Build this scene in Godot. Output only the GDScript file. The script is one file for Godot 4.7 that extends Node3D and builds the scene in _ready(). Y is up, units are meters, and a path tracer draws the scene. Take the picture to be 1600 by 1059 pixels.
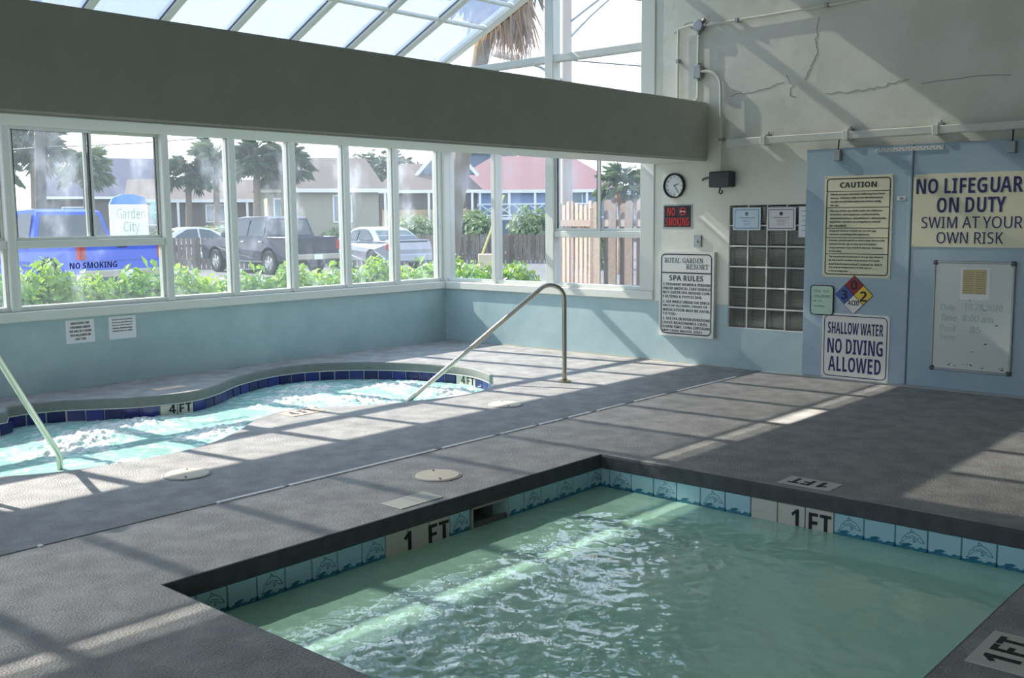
extends Node3D
# An indoor spa and wading pool beside a glazed wall; corner of the two glazed walls at the origin, glazed side wall along +z, back wall along +x.

const SUN_DIR := Vector3(1.0, -0.775, -0.155)
const GROUND_Y := -0.15
const CAM := Vector3(9.0725, 1.5, 8.9703)

var taken := {}
var mats := {}
var tex := {}
var rng := RandomNumberGenerator.new()

# ---------------------------------------------------------------- mesh building
class MB:
	var st := SurfaceTool.new()
	func _init():
		st.begin(Mesh.PRIMITIVE_TRIANGLES)
		st.set_smooth_group(-1)
	func tri(a: Vector3, b: Vector3, c: Vector3, out: Vector3):
		if (a - c).cross(a - b).dot(out) < 0.0:
			var t := b
			b = c
			c = t
		st.add_vertex(a); st.add_vertex(b); st.add_vertex(c)
	func quad(a: Vector3, b: Vector3, c: Vector3, d: Vector3, out: Vector3):
		tri(a, b, c, out); tri(a, c, d, out)
	# box of centre c and size s, edges chamfered by e
	func box(c: Vector3, s: Vector3, e := 0.0, bs := Basis()):
		var h := s * 0.5
		e = minf(e, minf(h.x, minf(h.y, h.z)) * 0.9)
		if e <= 0.0:
			for ax in 3:
				for sg in [-1.0, 1.0]:
					var n := Vector3.ZERO; n[ax] = sg
					var u := Vector3.ZERO; u[(ax + 1) % 3] = h[(ax + 1) % 3]
					var v := Vector3.ZERO; v[(ax + 2) % 3] = h[(ax + 2) % 3]
					var o: Vector3 = n * h[ax]
					quad(c + bs * (o - u - v), c + bs * (o + u - v), c + bs * (o + u + v), c + bs * (o - u + v), bs * n)
			return
		var i := h - Vector3.ONE * e
		for ax in 3:
			var a1 := (ax + 1) % 3
			var a2 := (ax + 2) % 3
			for sg in [-1.0, 1.0]:
				var n := Vector3.ZERO; n[ax] = sg
				var q := []
				for w in [[-1, -1], [1, -1], [1, 1], [-1, 1]]:
					var p := Vector3.ZERO
					p[ax] = sg * h[ax]; p[a1] = w[0] * i[a1]; p[a2] = w[1] * i[a2]
					q.append(c + bs * p)
				quad(q[0], q[1], q[2], q[3], bs * n)
			for s1 in [-1.0, 1.0]:
				for s2 in [-1.0, 1.0]:
					var q := []
					for w in [[-1, 0], [1, 0], [1, 1], [-1, 1]]:
						var p := Vector3.ZERO
						p[ax] = w[0] * i[ax]
						p[a1] = s1 * (h[a1] if w[1] == 0 else i[a1])
						p[a2] = s2 * (i[a2] if w[1] == 0 else h[a2])
						q.append(c + bs * p)
					var n := Vector3.ZERO
					n[a1] = s1; n[a2] = s2
					quad(q[0], q[1], q[2], q[3], bs * n)
		for sx in [-1.0, 1.0]:
			for sy in [-1.0, 1.0]:
				for sz in [-1.0, 1.0]:
					tri(c + bs * Vector3(sx * h.x, sy * i.y, sz * i.z), c + bs * Vector3(sx * i.x, sy * h.y, sz * i.z), c + bs * Vector3(sx * i.x, sy * i.y, sz * h.z), bs * Vector3(sx, sy, sz))
	func span(a: Vector3, b: Vector3, e := 0.0):
		box((a + b) * 0.5, (b - a).abs(), e)
	# beam of a rectangular section between two points
	func bar(a: Vector3, b: Vector3, w: float, t: float, up := Vector3.UP, e := 0.0):
		var f := (b - a).normalized()
		var r := f.cross(up).normalized()
		var u := r.cross(f)
		box((a + b) * 0.5, Vector3(w, t, a.distance_to(b)), e, Basis(r, u, -f))
	func tube(pts: Array, rad, sides := 10, caps := true, smooth := true):
		var n := pts.size()
		var rings := []
		var u := Vector3.ZERO
		for k in n:
			var t: Vector3 = (pts[mini(k + 1, n - 1)] - pts[maxi(k - 1, 0)]).normalized()
			if k == 0:
				u = t.cross(Vector3.UP if absf(t.y) < 0.9 else Vector3.RIGHT).normalized()
			u = (u - t * u.dot(t)).normalized()
			var v := t.cross(u)
			var r: float = rad[k] if rad is Array else rad
			var ring := []
			for j in sides:
				var a := TAU * j / sides
				ring.append(pts[k] + (u * cos(a) + v * sin(a)) * r)
			rings.append(ring)
		st.set_smooth_group(1 if smooth else -1)
		for k in n - 1:
			for j in sides:
				var j2 := (j + 1) % sides
				var m: Vector3 = (rings[k][j] + rings[k][j2] + rings[k + 1][j] + rings[k + 1][j2]) * 0.25
				quad(rings[k][j], rings[k][j2], rings[k + 1][j2], rings[k + 1][j], m - (pts[k] + pts[k + 1]) * 0.5)
		st.set_smooth_group(-1)
		if caps:
			for k in [0, n - 1]:
				var out: Vector3 = (pts[0] - pts[1]) if k == 0 else (pts[n - 1] - pts[n - 2])
				for j in range(1, sides - 1):
					tri(rings[k][0], rings[k][j], rings[k][j + 1], out)
	# profile: Vector2(radius, height) turned about the y axis of xf
	func lathe(profile: Array, sides: int, xf := Transform3D(), smooth := true):
		for k in profile.size() - 1:
			var p: Vector2 = profile[k]
			var q: Vector2 = profile[k + 1]
			st.set_smooth_group(k + 2 if smooth else -1)
			for j in sides:
				var a := TAU * j / sides
				var b := TAU * (j + 1) / sides
				var A := xf * Vector3(cos(a) * p.x, p.y, sin(a) * p.x)
				var B := xf * Vector3(cos(b) * p.x, p.y, sin(b) * p.x)
				var C := xf * Vector3(cos(b) * q.x, q.y, sin(b) * q.x)
				var D := xf * Vector3(cos(a) * q.x, q.y, sin(a) * q.x)
				var mid := (a + b) * 0.5
				var nn := Vector2(q.y - p.y, p.x - q.x)
				var out := xf.basis * Vector3(cos(mid) * nn.x, nn.y, sin(mid) * nn.x)
				if p.x < 1e-6: tri(A, C, D, out)
				elif q.x < 1e-6: tri(A, B, D, out)
				else: quad(A, B, C, D, out)
		st.set_smooth_group(-1)
	# polygon in the xy plane of xf, extruded from z0 to z1
	func prism(poly: PackedVector2Array, z0: float, z1: float, xf := Transform3D()):
		var ids := Geometry2D.triangulate_polygon(poly)
		for k in range(0, ids.size(), 3):
			for zz in [[z0, -1.0], [z1, 1.0]]:
				var z: float = zz[0]
				tri(xf * Vector3(poly[ids[k]].x, poly[ids[k]].y, z), xf * Vector3(poly[ids[k + 1]].x, poly[ids[k + 1]].y, z), xf * Vector3(poly[ids[k + 2]].x, poly[ids[k + 2]].y, z), xf.basis * Vector3(0, 0, zz[1] * (z1 - z0)))
		rim(poly, z0, z1, xf)
	func rim(poly: PackedVector2Array, z0: float, z1: float, xf := Transform3D()):
		var cw := 1.0 if Geometry2D.is_polygon_clockwise(poly) else -1.0
		for k in poly.size():
			var a := poly[k]
			var b := poly[(k + 1) % poly.size()]
			var d := b - a
			quad(xf * Vector3(a.x, a.y, z0), xf * Vector3(b.x, b.y, z0), xf * Vector3(b.x, b.y, z1), xf * Vector3(a.x, a.y, z1), xf.basis * Vector3(-d.y, d.x, 0) * cw)
	func done() -> ArrayMesh:
		st.generate_normals()
		return st.commit()

# ---------------------------------------------------------------- nodes
func numbered(called: String) -> String:
	if not taken.has(called):
		taken[called] = 0
		return called
	taken[called] += 1
	return "%s_%03d" % [called, taken[called]]

func tag(o: Node, label := "", category := "", group := "", kind := ""):
	if label: o.set_meta("label", label)
	if category: o.set_meta("category", category)
	if group: o.set_meta("group", group)
	if kind: o.set_meta("kind", kind)

func thing(called: String, label: String, category: String, at := Vector3.ZERO, turn := 0.0, group := "", kind := "") -> Node3D:
	var o := Node3D.new()
	o.name = numbered(called)
	add_child(o)
	o.position = at
	o.rotation.y = turn
	tag(o, label, category, group, kind)
	return o

func part(parent: Node, called: String, m, material: Material, xf := Transform3D(), label := "", kind := "") -> MeshInstance3D:
	var o := MeshInstance3D.new()
	o.mesh = m.done() if m is MB else m
	o.material_override = material
	if parent == self:
		o.name = numbered(called)
		add_child(o)
	else:
		o.name = called
		parent.add_child(o, true)
	o.transform = xf
	tag(o, label, "", "", kind)
	return o

func single(called: String, label: String, category: String, m, material: Material, xf := Transform3D(), group := "", kind := "") -> MeshInstance3D:
	var o := part(self, called, m, material, xf)
	tag(o, label, category, group, kind)
	return o

# ---------------------------------------------------------------- materials
func mat(key: String, c := Color.WHITE, rough := 0.7, metal := 0.0) -> StandardMaterial3D:
	if mats.has(key):
		return mats[key]
	var m := StandardMaterial3D.new()
	m.resource_name = key
	m.albedo_color = c
	m.roughness = rough
	m.metallic = metal
	mats[key] = m
	return m

func noise_image(size: int, freq: float, octaves: int, sd: int, kind := FastNoiseLite.TYPE_SIMPLEX_SMOOTH) -> Image:
	var n := FastNoiseLite.new()
	n.seed = sd
	n.noise_type = kind
	n.frequency = freq
	n.fractal_octaves = octaves
	n.fractal_gain = 0.6
	return n.get_seamless_image(size, size)

# colour texture running between two colours with a noise, plus sparse specks of a third
func mottled(key: String, a: Color, b: Color, freq: float, octaves: int, sd: int, size := 512) -> ImageTexture:
	if tex.has(key):
		return tex[key]
	var src := noise_image(size, freq, octaves, sd)
	var im := Image.create(size, size, false, Image.FORMAT_RGB8)
	for y in size:
		for x in size:
			var v := clampf((src.get_pixel(x, y).r - 0.5) * 1.5 + 0.5, 0.0, 1.0)
			im.set_pixel(x, y, a.lerp(b, v))
	tex[key] = ImageTexture.create_from_image(im)
	return tex[key]

func rough_surface(key: String, a: Color, b: Color, rough: float, scale: float, relief: float, freq := 0.02, grain := 0.12, sd := 1) -> StandardMaterial3D:
	if mats.has(key):
		return mats[key]
	var m := mat(key, Color.WHITE, rough)
	m.albedo_texture = mottled(key, a, b, freq, 5, sd)
	m.uv1_triplanar = true
	m.uv1_world_triplanar = true
	m.uv1_scale = Vector3.ONE * scale
	if relief > 0.0:
		var hk := "height%d_%d" % [int(grain * 1000), sd]
		if not tex.has(hk):
			tex[hk] = ImageTexture.create_from_image(noise_image(512, grain, 3, sd + 7))
		m.heightmap_enabled = true
		m.heightmap_texture = tex[hk]
		m.heightmap_scale = relief
	return m

func glass(key: String, c: Color, film: Color, alpha_lo: float, alpha_hi: float, sd: int, scale := Vector3.ONE) -> StandardMaterial3D:
	if mats.has(key):
		return mats[key]
	var m := mat(key, Color.WHITE, 0.06)
	m.transparency = BaseMaterial3D.TRANSPARENCY_ALPHA
	var src := noise_image(256, 0.012, 5, sd)
	var fine := noise_image(256, 0.2, 2, sd + 3)
	var im := Image.create(256, 256, false, Image.FORMAT_RGBA8)
	for y in 256:
		for x in 256:
			var v := clampf((src.get_pixel(x, y).r - 0.45) * 2.2, 0.0, 1.0)
			var f := clampf((fine.get_pixel(x, y).r - 0.72) * 5.0, 0.0, 1.0)
			var k := c.lerp(film, v)
			k.a = lerpf(alpha_lo, alpha_hi, v * v) + f * 0.05
			im.set_pixel(x, y, k)
	m.albedo_texture = ImageTexture.create_from_image(im)
	m.uv1_triplanar = true
	m.uv1_world_triplanar = true
	m.uv1_scale = scale
	m.backlight_enabled = true
	m.backlight = Color(0.9, 0.92, 0.95)
	m.metallic_specular = 0.5
	return m

func sans(bold := true, serif := false) -> SystemFont:
	var key := "font%s%s" % [bold, serif]
	if not mats.has(key):
		var f := SystemFont.new()
		f.font_names = PackedStringArray(["Droid Serif" if serif else "Droid Sans"])
		f.font_weight = 700 if bold else 400
		mats[key] = f
	return mats[key]

# lettering stretched to a box of size w x h centred on c, drawn in the xy plane of its parent and facing its +z
func letters(parent: Node, s: String, c: Vector3, w: float, h: float, m: Material, bold := true, serif := false, basis := Basis(), called := "lettering", left := false) -> MeshInstance3D:
	var t := TextMesh.new()
	t.font = sans(bold, serif)
	t.text = s
	t.font_size = 32
	t.pixel_size = 0.01
	t.depth = 0.02
	t.curve_step = 1.0 if h > 0.03 else 3.0
	var bb := t.get_aabb()
	var sx := w / bb.size.x
	var sy := h / bb.size.y
	if left:
		sx = minf(sy * 1.15, w / bb.size.x)
	var sc := Basis.from_scale(Vector3(sx, sy, 0.1))
	var o := part(parent, called, t, m)
	var mid := bb.get_center()
	var off := Vector3(bb.position.x if left else mid.x, mid.y, bb.position.z)
	o.transform = Transform3D(basis * sc, c - basis * sc * off)
	return o

func round_rect(w: float, h: float, r: float, c := Vector2.ZERO, seg := 5) -> PackedVector2Array:
	var q := PackedVector2Array()
	for k in 4:
		var cc := c + Vector2((w * 0.5 - r) * (1 if k in [0, 3] else -1), (h * 0.5 - r) * (1 if k < 2 else -1))
		for j in seg + 1:
			var a := PI * 0.5 * (k + float(j) / seg)
			q.append(cc + Vector2(cos(a), sin(a)) * r)
	return q

# a thin raised line frame with rounded corners
func frame_line(w: float, h: float, r: float, t: float, z0: float, z1: float) -> MB:
	var m := MB.new()
	var a := round_rect(w, h, r)
	var b := round_rect(w - 2 * t, h - 2 * t, maxf(r - t, 0.001))
	for k in a.size():
		var k2 := (k + 1) % a.size()
		for z in [[z0, -1.0], [z1, 1.0]]:
			m.quad(Vector3(a[k].x, a[k].y, z[0]), Vector3(a[k2].x, a[k2].y, z[0]), Vector3(b[k2].x, b[k2].y, z[0]), Vector3(b[k].x, b[k].y, z[0]), Vector3(0, 0, z[1]))
	m.rim(a, z0, z1)
	var rb := PackedVector2Array(b)
	rb.reverse()
	m.rim(rb, z0, z1)
	return m

# ---------------------------------------------------------------- setting
func set_camera_and_light():
	var cam := Camera3D.new()
	cam.name = "camera"
	add_child(cam)
	var yaw := 0.72594
	var pitch := -0.117844
	var roll := -0.0087295
	var f := Vector3(-sin(yaw) * cos(pitch), sin(pitch), -cos(yaw) * cos(pitch))
	var r := f.cross(Vector3.UP).normalized()
	var u := r.cross(f)
	cam.transform = Transform3D(Basis(r * cos(roll) + u * sin(roll), u * cos(roll) - r * sin(roll), -f), CAM)
	cam.fov = rad_to_deg(2.0 * atan(529.5 / 1590.2))
	cam.near = 0.05
	cam.far = 500.0
	cam.current = true
	var env := Environment.new()
	env.background_mode = Environment.BG_SKY
	var sky := Sky.new()
	var sm := ProceduralSkyMaterial.new()
	sm.sky_top_color = Color(0.68, 0.78, 0.90)
	sm.sky_horizon_color = Color(0.95, 0.96, 0.97)
	sm.sky_curve = 0.18
	sm.sky_energy_multiplier = 1.6
	sm.ground_bottom_color = Color(0.5, 0.5, 0.48)
	sm.ground_horizon_color = Color(0.8, 0.82, 0.82)
	sm.sun_angle_max = 20.0
	sky.sky_material = sm
	env.sky = sky
	env.tonemap_mode = Environment.TONE_MAPPER_LINEAR
	env.tonemap_exposure = 1.5
	env.sdfgi_enabled = true
	env.ssao_enabled = true
	env.ssil_enabled = true
	var we := WorldEnvironment.new()
	we.name = "environment"
	we.environment = env
	add_child(we)
	var sun := DirectionalLight3D.new()
	sun.name = "sun"
	add_child(sun)
	sun.transform = Transform3D(Basis.looking_at(SUN_DIR.normalized(), Vector3.UP), Vector3(0, 20, 0))
	sun.light_color = Color(1.0, 0.97, 0.92)
	sun.light_energy = 3.2
	sun.light_angular_distance = 0.55
	sun.shadow_enabled = true

func make_materials():
	rough_surface("deck", Color(0.535, 0.53, 0.53), Color(0.645, 0.64, 0.635), 0.62, 0.7, 0.45, 0.01, 0.2, 11)
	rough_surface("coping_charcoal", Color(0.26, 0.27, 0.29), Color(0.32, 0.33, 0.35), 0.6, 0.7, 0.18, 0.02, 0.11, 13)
	rough_surface("coping_grey", Color(0.44, 0.47, 0.46), Color(0.49, 0.52, 0.50), 0.6, 0.7, 0.12, 0.02, 0.11, 14)
	rough_surface("plaster", Color(0.855, 0.86, 0.81), Color(0.905, 0.905, 0.865), 0.85, 0.3, 0.25, 0.008, 0.03, 15)
	rough_surface("blue_paint", Color(0.63, 0.73, 0.745), Color(0.68, 0.77, 0.78), 0.6, 0.3, 0.12, 0.01, 0.03, 16)
	rough_surface("door_blue", Color(0.60, 0.69, 0.75), Color(0.64, 0.725, 0.775), 0.5, 0.5, 0.0, 0.008, 0.03, 17)
	rough_surface("beam_taupe", Color(0.76, 0.775, 0.73), Color(0.79, 0.80, 0.76), 0.85, 0.5, 0.0, 0.01, 0.1, 18)
	rough_surface("ceiling_paint", Color(0.72, 0.72, 0.69), Color(0.76, 0.76, 0.73), 0.9, 0.5, 0.0, 0.01, 0.1, 19)
	rough_surface("pool_plaster", Color(0.68, 0.84, 0.79), Color(0.74, 0.88, 0.83), 0.7, 0.6, 0.0, 0.01, 0.1, 20)
	rough_surface("spa_plaster", Color(0.70, 0.90, 0.88), Color(0.80, 0.95, 0.92), 0.7, 0.6, 0.0, 0.01, 0.1, 21)
	rough_surface("asphalt", Color(0.36, 0.36, 0.36), Color(0.44, 0.44, 0.43), 0.9, 0.2, 0.0, 0.02, 0.1, 22)
	rough_surface("lawn", Color(0.28, 0.40, 0.16), Color(0.42, 0.52, 0.24), 0.9, 0.3, 0.0, 0.03, 0.1, 23)
	mat("white_frame", Color(0.83, 0.84, 0.81), 0.45)
	mat("white_paint", Color(0.84, 0.85, 0.82), 0.5)
	mat("black_gasket", Color(0.1, 0.1, 0.1), 0.6)
	glass("window_glass", Color(0.45, 0.48, 0.50), Color(0.75, 0.77, 0.80), 0.20, 0.32, 31, Vector3(0.6, 0.35, 0.6))
	glass("roof_glass", Color(0.52, 0.58, 0.66), Color(0.60, 0.65, 0.71), 0.57, 0.66, 32, Vector3(0.5, 0.5, 0.5))
	glass("sun_dimming_glass", Color(0.55, 0.60, 0.67), Color(0.62, 0.66, 0.71), 0.66, 0.74, 34, Vector3(0.5, 0.5, 0.5))  # denser copy of the roof glass, added to dim sun on pool and deck
	glass("clear_glass", Color(0.75, 0.95, 0.97), Color(0.85, 0.95, 0.97), 0.01, 0.03, 33)
	mat("steel", Color(0.72, 0.71, 0.66), 0.28, 1.0)
	mat("galvanised", Color(0.62, 0.64, 0.65), 0.45, 0.6)
	mat("grout", Color(0.85, 0.86, 0.85), 0.8)
	mat("dark", Color(0.05, 0.05, 0.055), 0.6)
	mat("sign_white", Color(0.88, 0.88, 0.85), 0.5)
	mat("sign_cream", Color(0.87, 0.86, 0.74), 0.5)
	mat("navy", Color(0.10, 0.11, 0.38), 0.5)
	mat("ink", Color(0.09, 0.10, 0.12), 0.6)
	mat("faded_ink", Color(0.30, 0.31, 0.36), 0.7)
	mat("paper", Color(0.90, 0.91, 0.92), 0.8)
	mat("marker_plate", Color(0.82, 0.82, 0.79), 0.7)
	mat("lid_cream", Color(0.86, 0.82, 0.75), 0.6)
	mat("lid_grey", Color(0.66, 0.66, 0.65), 0.6)

func spa_outline() -> PackedVector2Array:
	# (x, z) on the deck, far side first from the notch, then right end, then near side
	var k := [[0.50, 5.56], [0.49, 5.36], [0.57, 5.13], [0.73, 4.93], [0.90, 4.70], [1.00, 4.42], [1.02, 4.16], [0.88, 3.84], [0.60, 3.44], [0.42, 2.98], [0.40, 2.62], [0.50, 2.34], [0.76, 2.03], [1.12, 1.80], [1.55, 1.65], [1.92, 1.62], [2.25, 1.72], [2.58, 1.93], [2.86, 2.24], [3.00, 2.55], [3.02, 2.82], [2.96, 3.08], [2.86, 3.40], [2.72, 3.64], [2.55, 3.90], [2.45, 4.12], [2.44, 4.32], [2.55, 4.57], [2.75, 4.83], [2.95, 5.13], [3.06, 5.42], [3.085, 5.70], [3.06, 6.02], [3.00, 6.27], [2.88, 6.50], [2.60, 6.78], [2.20, 6.94], [1.75, 6.98], [1.30, 6.86], [0.98, 6.55], [0.80, 6.15]]
	var n := k.size()
	var out := PackedVector2Array()
	for i in n - 1:
		var p0 := Vector2(k[maxi(i - 1, 0)][0], k[maxi(i - 1, 0)][1])
		var p1 := Vector2(k[i][0], k[i][1])
		var p2 := Vector2(k[i + 1][0], k[i + 1][1])
		var p3 := Vector2(k[mini(i + 2, n - 1)][0], k[mini(i + 2, n - 1)][1])
		for s in 4:
			out.append(p1.cubic_interpolate(p2, p0, p3, s / 4.0))
	out.append(Vector2(0.80, 6.15))
	out.append(Vector2(0.76, 5.92))
	out.append(Vector2(0.72, 5.66))
	return out

const POOL := Rect2(5.27, 3.84, 2.69, 3.04)
const ROOM_X := 13.0
const ROOM_Z := 13.0
const JOINT_X := 4.36

func flat_slab(mb: MB, polys: Array, y: float):
	for poly in polys:
		var ids := Geometry2D.triangulate_polygon(poly)
		for k in range(0, ids.size(), 3):
			mb.tri(Vector3(poly[ids[k]].x, y, poly[ids[k]].y), Vector3(poly[ids[k + 1]].x, y, poly[ids[k + 1]].y), Vector3(poly[ids[k + 2]].x, y, poly[ids[k + 2]].y), Vector3.UP)

func rect_poly(x0: float, z0: float, x1: float, z1: float) -> PackedVector2Array:
	return PackedVector2Array([Vector2(x0, z0), Vector2(x1, z0), Vector2(x1, z1), Vector2(x0, z1)])

func build_floor():
	var fl := thing("floor", "grey coated concrete pool deck", "floor", Vector3.ZERO, 0.0, "", "structure")
	var spa := spa_outline()
	var grown: PackedVector2Array = Geometry2D.offset_polygon(spa, 0.012)[0]
	# the spa-side slab with the basin cut out, in two halves so that neither has a hole
	var m := MB.new()
	for half in [[0.0, 1.8], [1.8, JOINT_X - 0.008]]:
		flat_slab(m, Geometry2D.clip_polygons(rect_poly(half[0], 0.0, half[1], ROOM_Z), grown), 0.0)
	m.span(Vector3(JOINT_X - 0.009, -0.09, 0), Vector3(JOINT_X - 0.008, 0, ROOM_Z))
	part(fl, "deck_slab", m, mats.deck, Transform3D(), "grey deck slab around the spa")
	m = MB.new()
	var P := POOL
	var e := 0.012
	for r in [[JOINT_X + 0.008, 0.0, P.position.x - e, ROOM_Z], [P.end.x + e, 0.0, ROOM_X, ROOM_Z], [P.position.x - e, 0.0, P.end.x + e, P.position.y - e], [P.position.x - e, P.end.y + e, P.end.x + e, ROOM_Z]]:
		flat_slab(m, [rect_poly(r[0], r[1], r[2], r[3])], 0.0)
	part(fl, "deck_slab", m, mats.deck, Transform3D(), "grey deck slab around the wading pool")
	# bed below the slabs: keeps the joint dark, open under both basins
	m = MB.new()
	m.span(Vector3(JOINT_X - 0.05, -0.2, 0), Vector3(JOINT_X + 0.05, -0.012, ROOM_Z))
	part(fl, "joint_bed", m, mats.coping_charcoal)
	# broken pale sealant left in the expansion joint
	var segs := [[7.0, 6.98], [6.05, 5.62], [5.58, 4.42], [4.36, 3.86], [3.78, 3.42], [3.36, 3.1], [3.02, 2.75], [2.66, 2.3], [2.15, 1.7], [1.5, 0.5]]
	for s in segs:
		m = MB.new()
		m.span(Vector3(JOINT_X - 0.017, -0.012, s[1]), Vector3(JOINT_X + 0.017, 0.006, s[0]), 0.002)
		part(fl, "joint_sealant", m, mat("sealant", Color(0.93, 0.93, 0.93), 0.6))
	# pool coping: a rounded nose and its vertical face, on four sides
	m = MB.new()
	var a := Vector3(P.position.x, 0, P.position.y)
	var b := Vector3(P.end.x, 0, P.end.y)
	var edges := [[Vector3(a.x, 0, a.z), Vector3(b.x, 0, a.z), Vector3(0, 0, 1)], [Vector3(a.x, 0, b.z), Vector3(b.x, 0, b.z), Vector3(0, 0, -1)], [Vector3(a.x, 0, a.z), Vector3(a.x, 0, b.z), Vector3(1, 0, 0)], [Vector3(b.x, 0, a.z), Vector3(b.x, 0, b.z), Vector3(-1, 0, 0)]]
	for q in edges:
		var inn: Vector3 = q[2]
		var along: Vector3 = (q[1] - q[0]).normalized() * e
		var prof := [[-e, 0.0], [-e * 0.35, -e * 0.2], [0.0, -e], [0.0, -0.085], [-0.02, -0.085]]
		for i in prof.size() - 1:
			var o0: Vector3 = inn * prof[i][0] + Vector3.UP * prof[i][1]
			var o1: Vector3 = inn * prof[i + 1][0] + Vector3.UP * prof[i + 1][1]
			var k0: float = prof[i][0] / e
			var k1: float = prof[i + 1][0] / e
			m.quad(q[0] + o0 + along * k0, q[1] + o0 - along * k0, q[1] + o1 - along * k1, q[0] + o1 + along * k1, inn + Vector3.UP * 0.3 if i < 3 else Vector3.DOWN)
	part(fl, "pool_coping", m, mats.coping_charcoal, Transform3D(), "charcoal coping edge of the wading pool")
	m = MB.new()
	var n := spa.size()
	m.st.set_smooth_group(-1)
	var cw := 1.0 if Geometry2D.is_polygon_clockwise(spa) else -1.0
	var inner: PackedVector2Array = spa
	for i in n:
		var p := inner[i]
		var q := inner[(i + 1) % n]
		var d := (q - p).normalized()
		var inn := Vector3(d.y, 0, -d.x) * cw
		var dp := (inner[(i + 1) % n] - inner[(i + n - 1) % n]).normalized()
		var dq := (inner[(i + 2) % n] - p).normalized()
		var np := Vector3(dp.y, 0, -dp.x) * cw
		var nq := Vector3(dq.y, 0, -dq.x) * cw
		var A := Vector3(p.x, 0, p.y)
		var B := Vector3(q.x, 0, q.y)
		var prof := [[-0.014, 0.0], [-0.005, -0.003], [0.0, -0.012], [0.0, -0.085], [-0.02, -0.085]]
		for j in prof.size() - 1:
			m.st.set_smooth_group(2 if j < 3 else -1)
			m.quad(A + np * prof[j][0] + Vector3.UP * prof[j][1], B + nq * prof[j][0] + Vector3.UP * prof[j][1], B + nq * prof[j + 1][0] + Vector3.UP * prof[j + 1][1], A + np * prof[j + 1][0] + Vector3.UP * prof[j + 1][1], inn + Vector3.UP * 0.3 if j < 3 else Vector3.DOWN)
	part(fl, "spa_coping", m, mats.coping_grey, Transform3D(), "green-grey coping edge of the spa")

func glaze(parent: Node, a: Vector3, b: Vector3, m: Material):
	var mb := MB.new()
	mb.span(a, b)
	part(parent, "pane", mb, m)

func frame_bar(parent: Node, called: String, a: Vector3, b: Vector3, e := 0.006, m: Material = null):
	var mb := MB.new()
	mb.span(a, b, e)
	return part(parent, called, mb, m if m else mats.white_frame)

func sash(parent: Node, ax: int, u0: float, u1: float, y0: float, y1: float, off: float, pane_m: Material):
	# a sliding sash in the plane ax = off: four thin rails, a dark gasket line and a pane (u runs along the wall)
	var s := Node3D.new()
	s.name = "sash"
	parent.add_child(s, true)
	var w := 0.028
	var P := func(u: float, y: float, d: float) -> Vector3: return Vector3(off + d, y, u) if ax == 0 else Vector3(u, y, off + d)
	for r in [[u0, y0, u1, y0 + w], [u0, y1 - w, u1, y1], [u0, y0 + w, u0 + w, y1 - w], [u1 - w, y0 + w, u1, y1 - w]]:
		frame_bar(s, "sash_rail", P.call(r[0], r[1], -0.012), P.call(r[2], r[3], 0.012), 0.003)
	var t := 0.005
	for r in [[u0 + w, y0 + w, u0 + w + t, y1 - w], [u1 - w - t, y0 + w, u1 - w, y1 - w]]:
		frame_bar(s, "gasket", P.call(r[0], r[1], -0.014), P.call(r[2], r[3], 0.014), 0.0, mats.black_gasket)
	glaze(s, P.call(u0 + w, y0 + w, -0.003), P.call(u1 - w, y1 - w, 0.003), pane_m)

const HEAD_LO := 2.33
const HEAD_HI := 2.405
const TRANSOM := 2.94
const EAVE := 3.35
const SLOPE := 0.465
const SILL := 0.70
const BAY := 0.743

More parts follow.
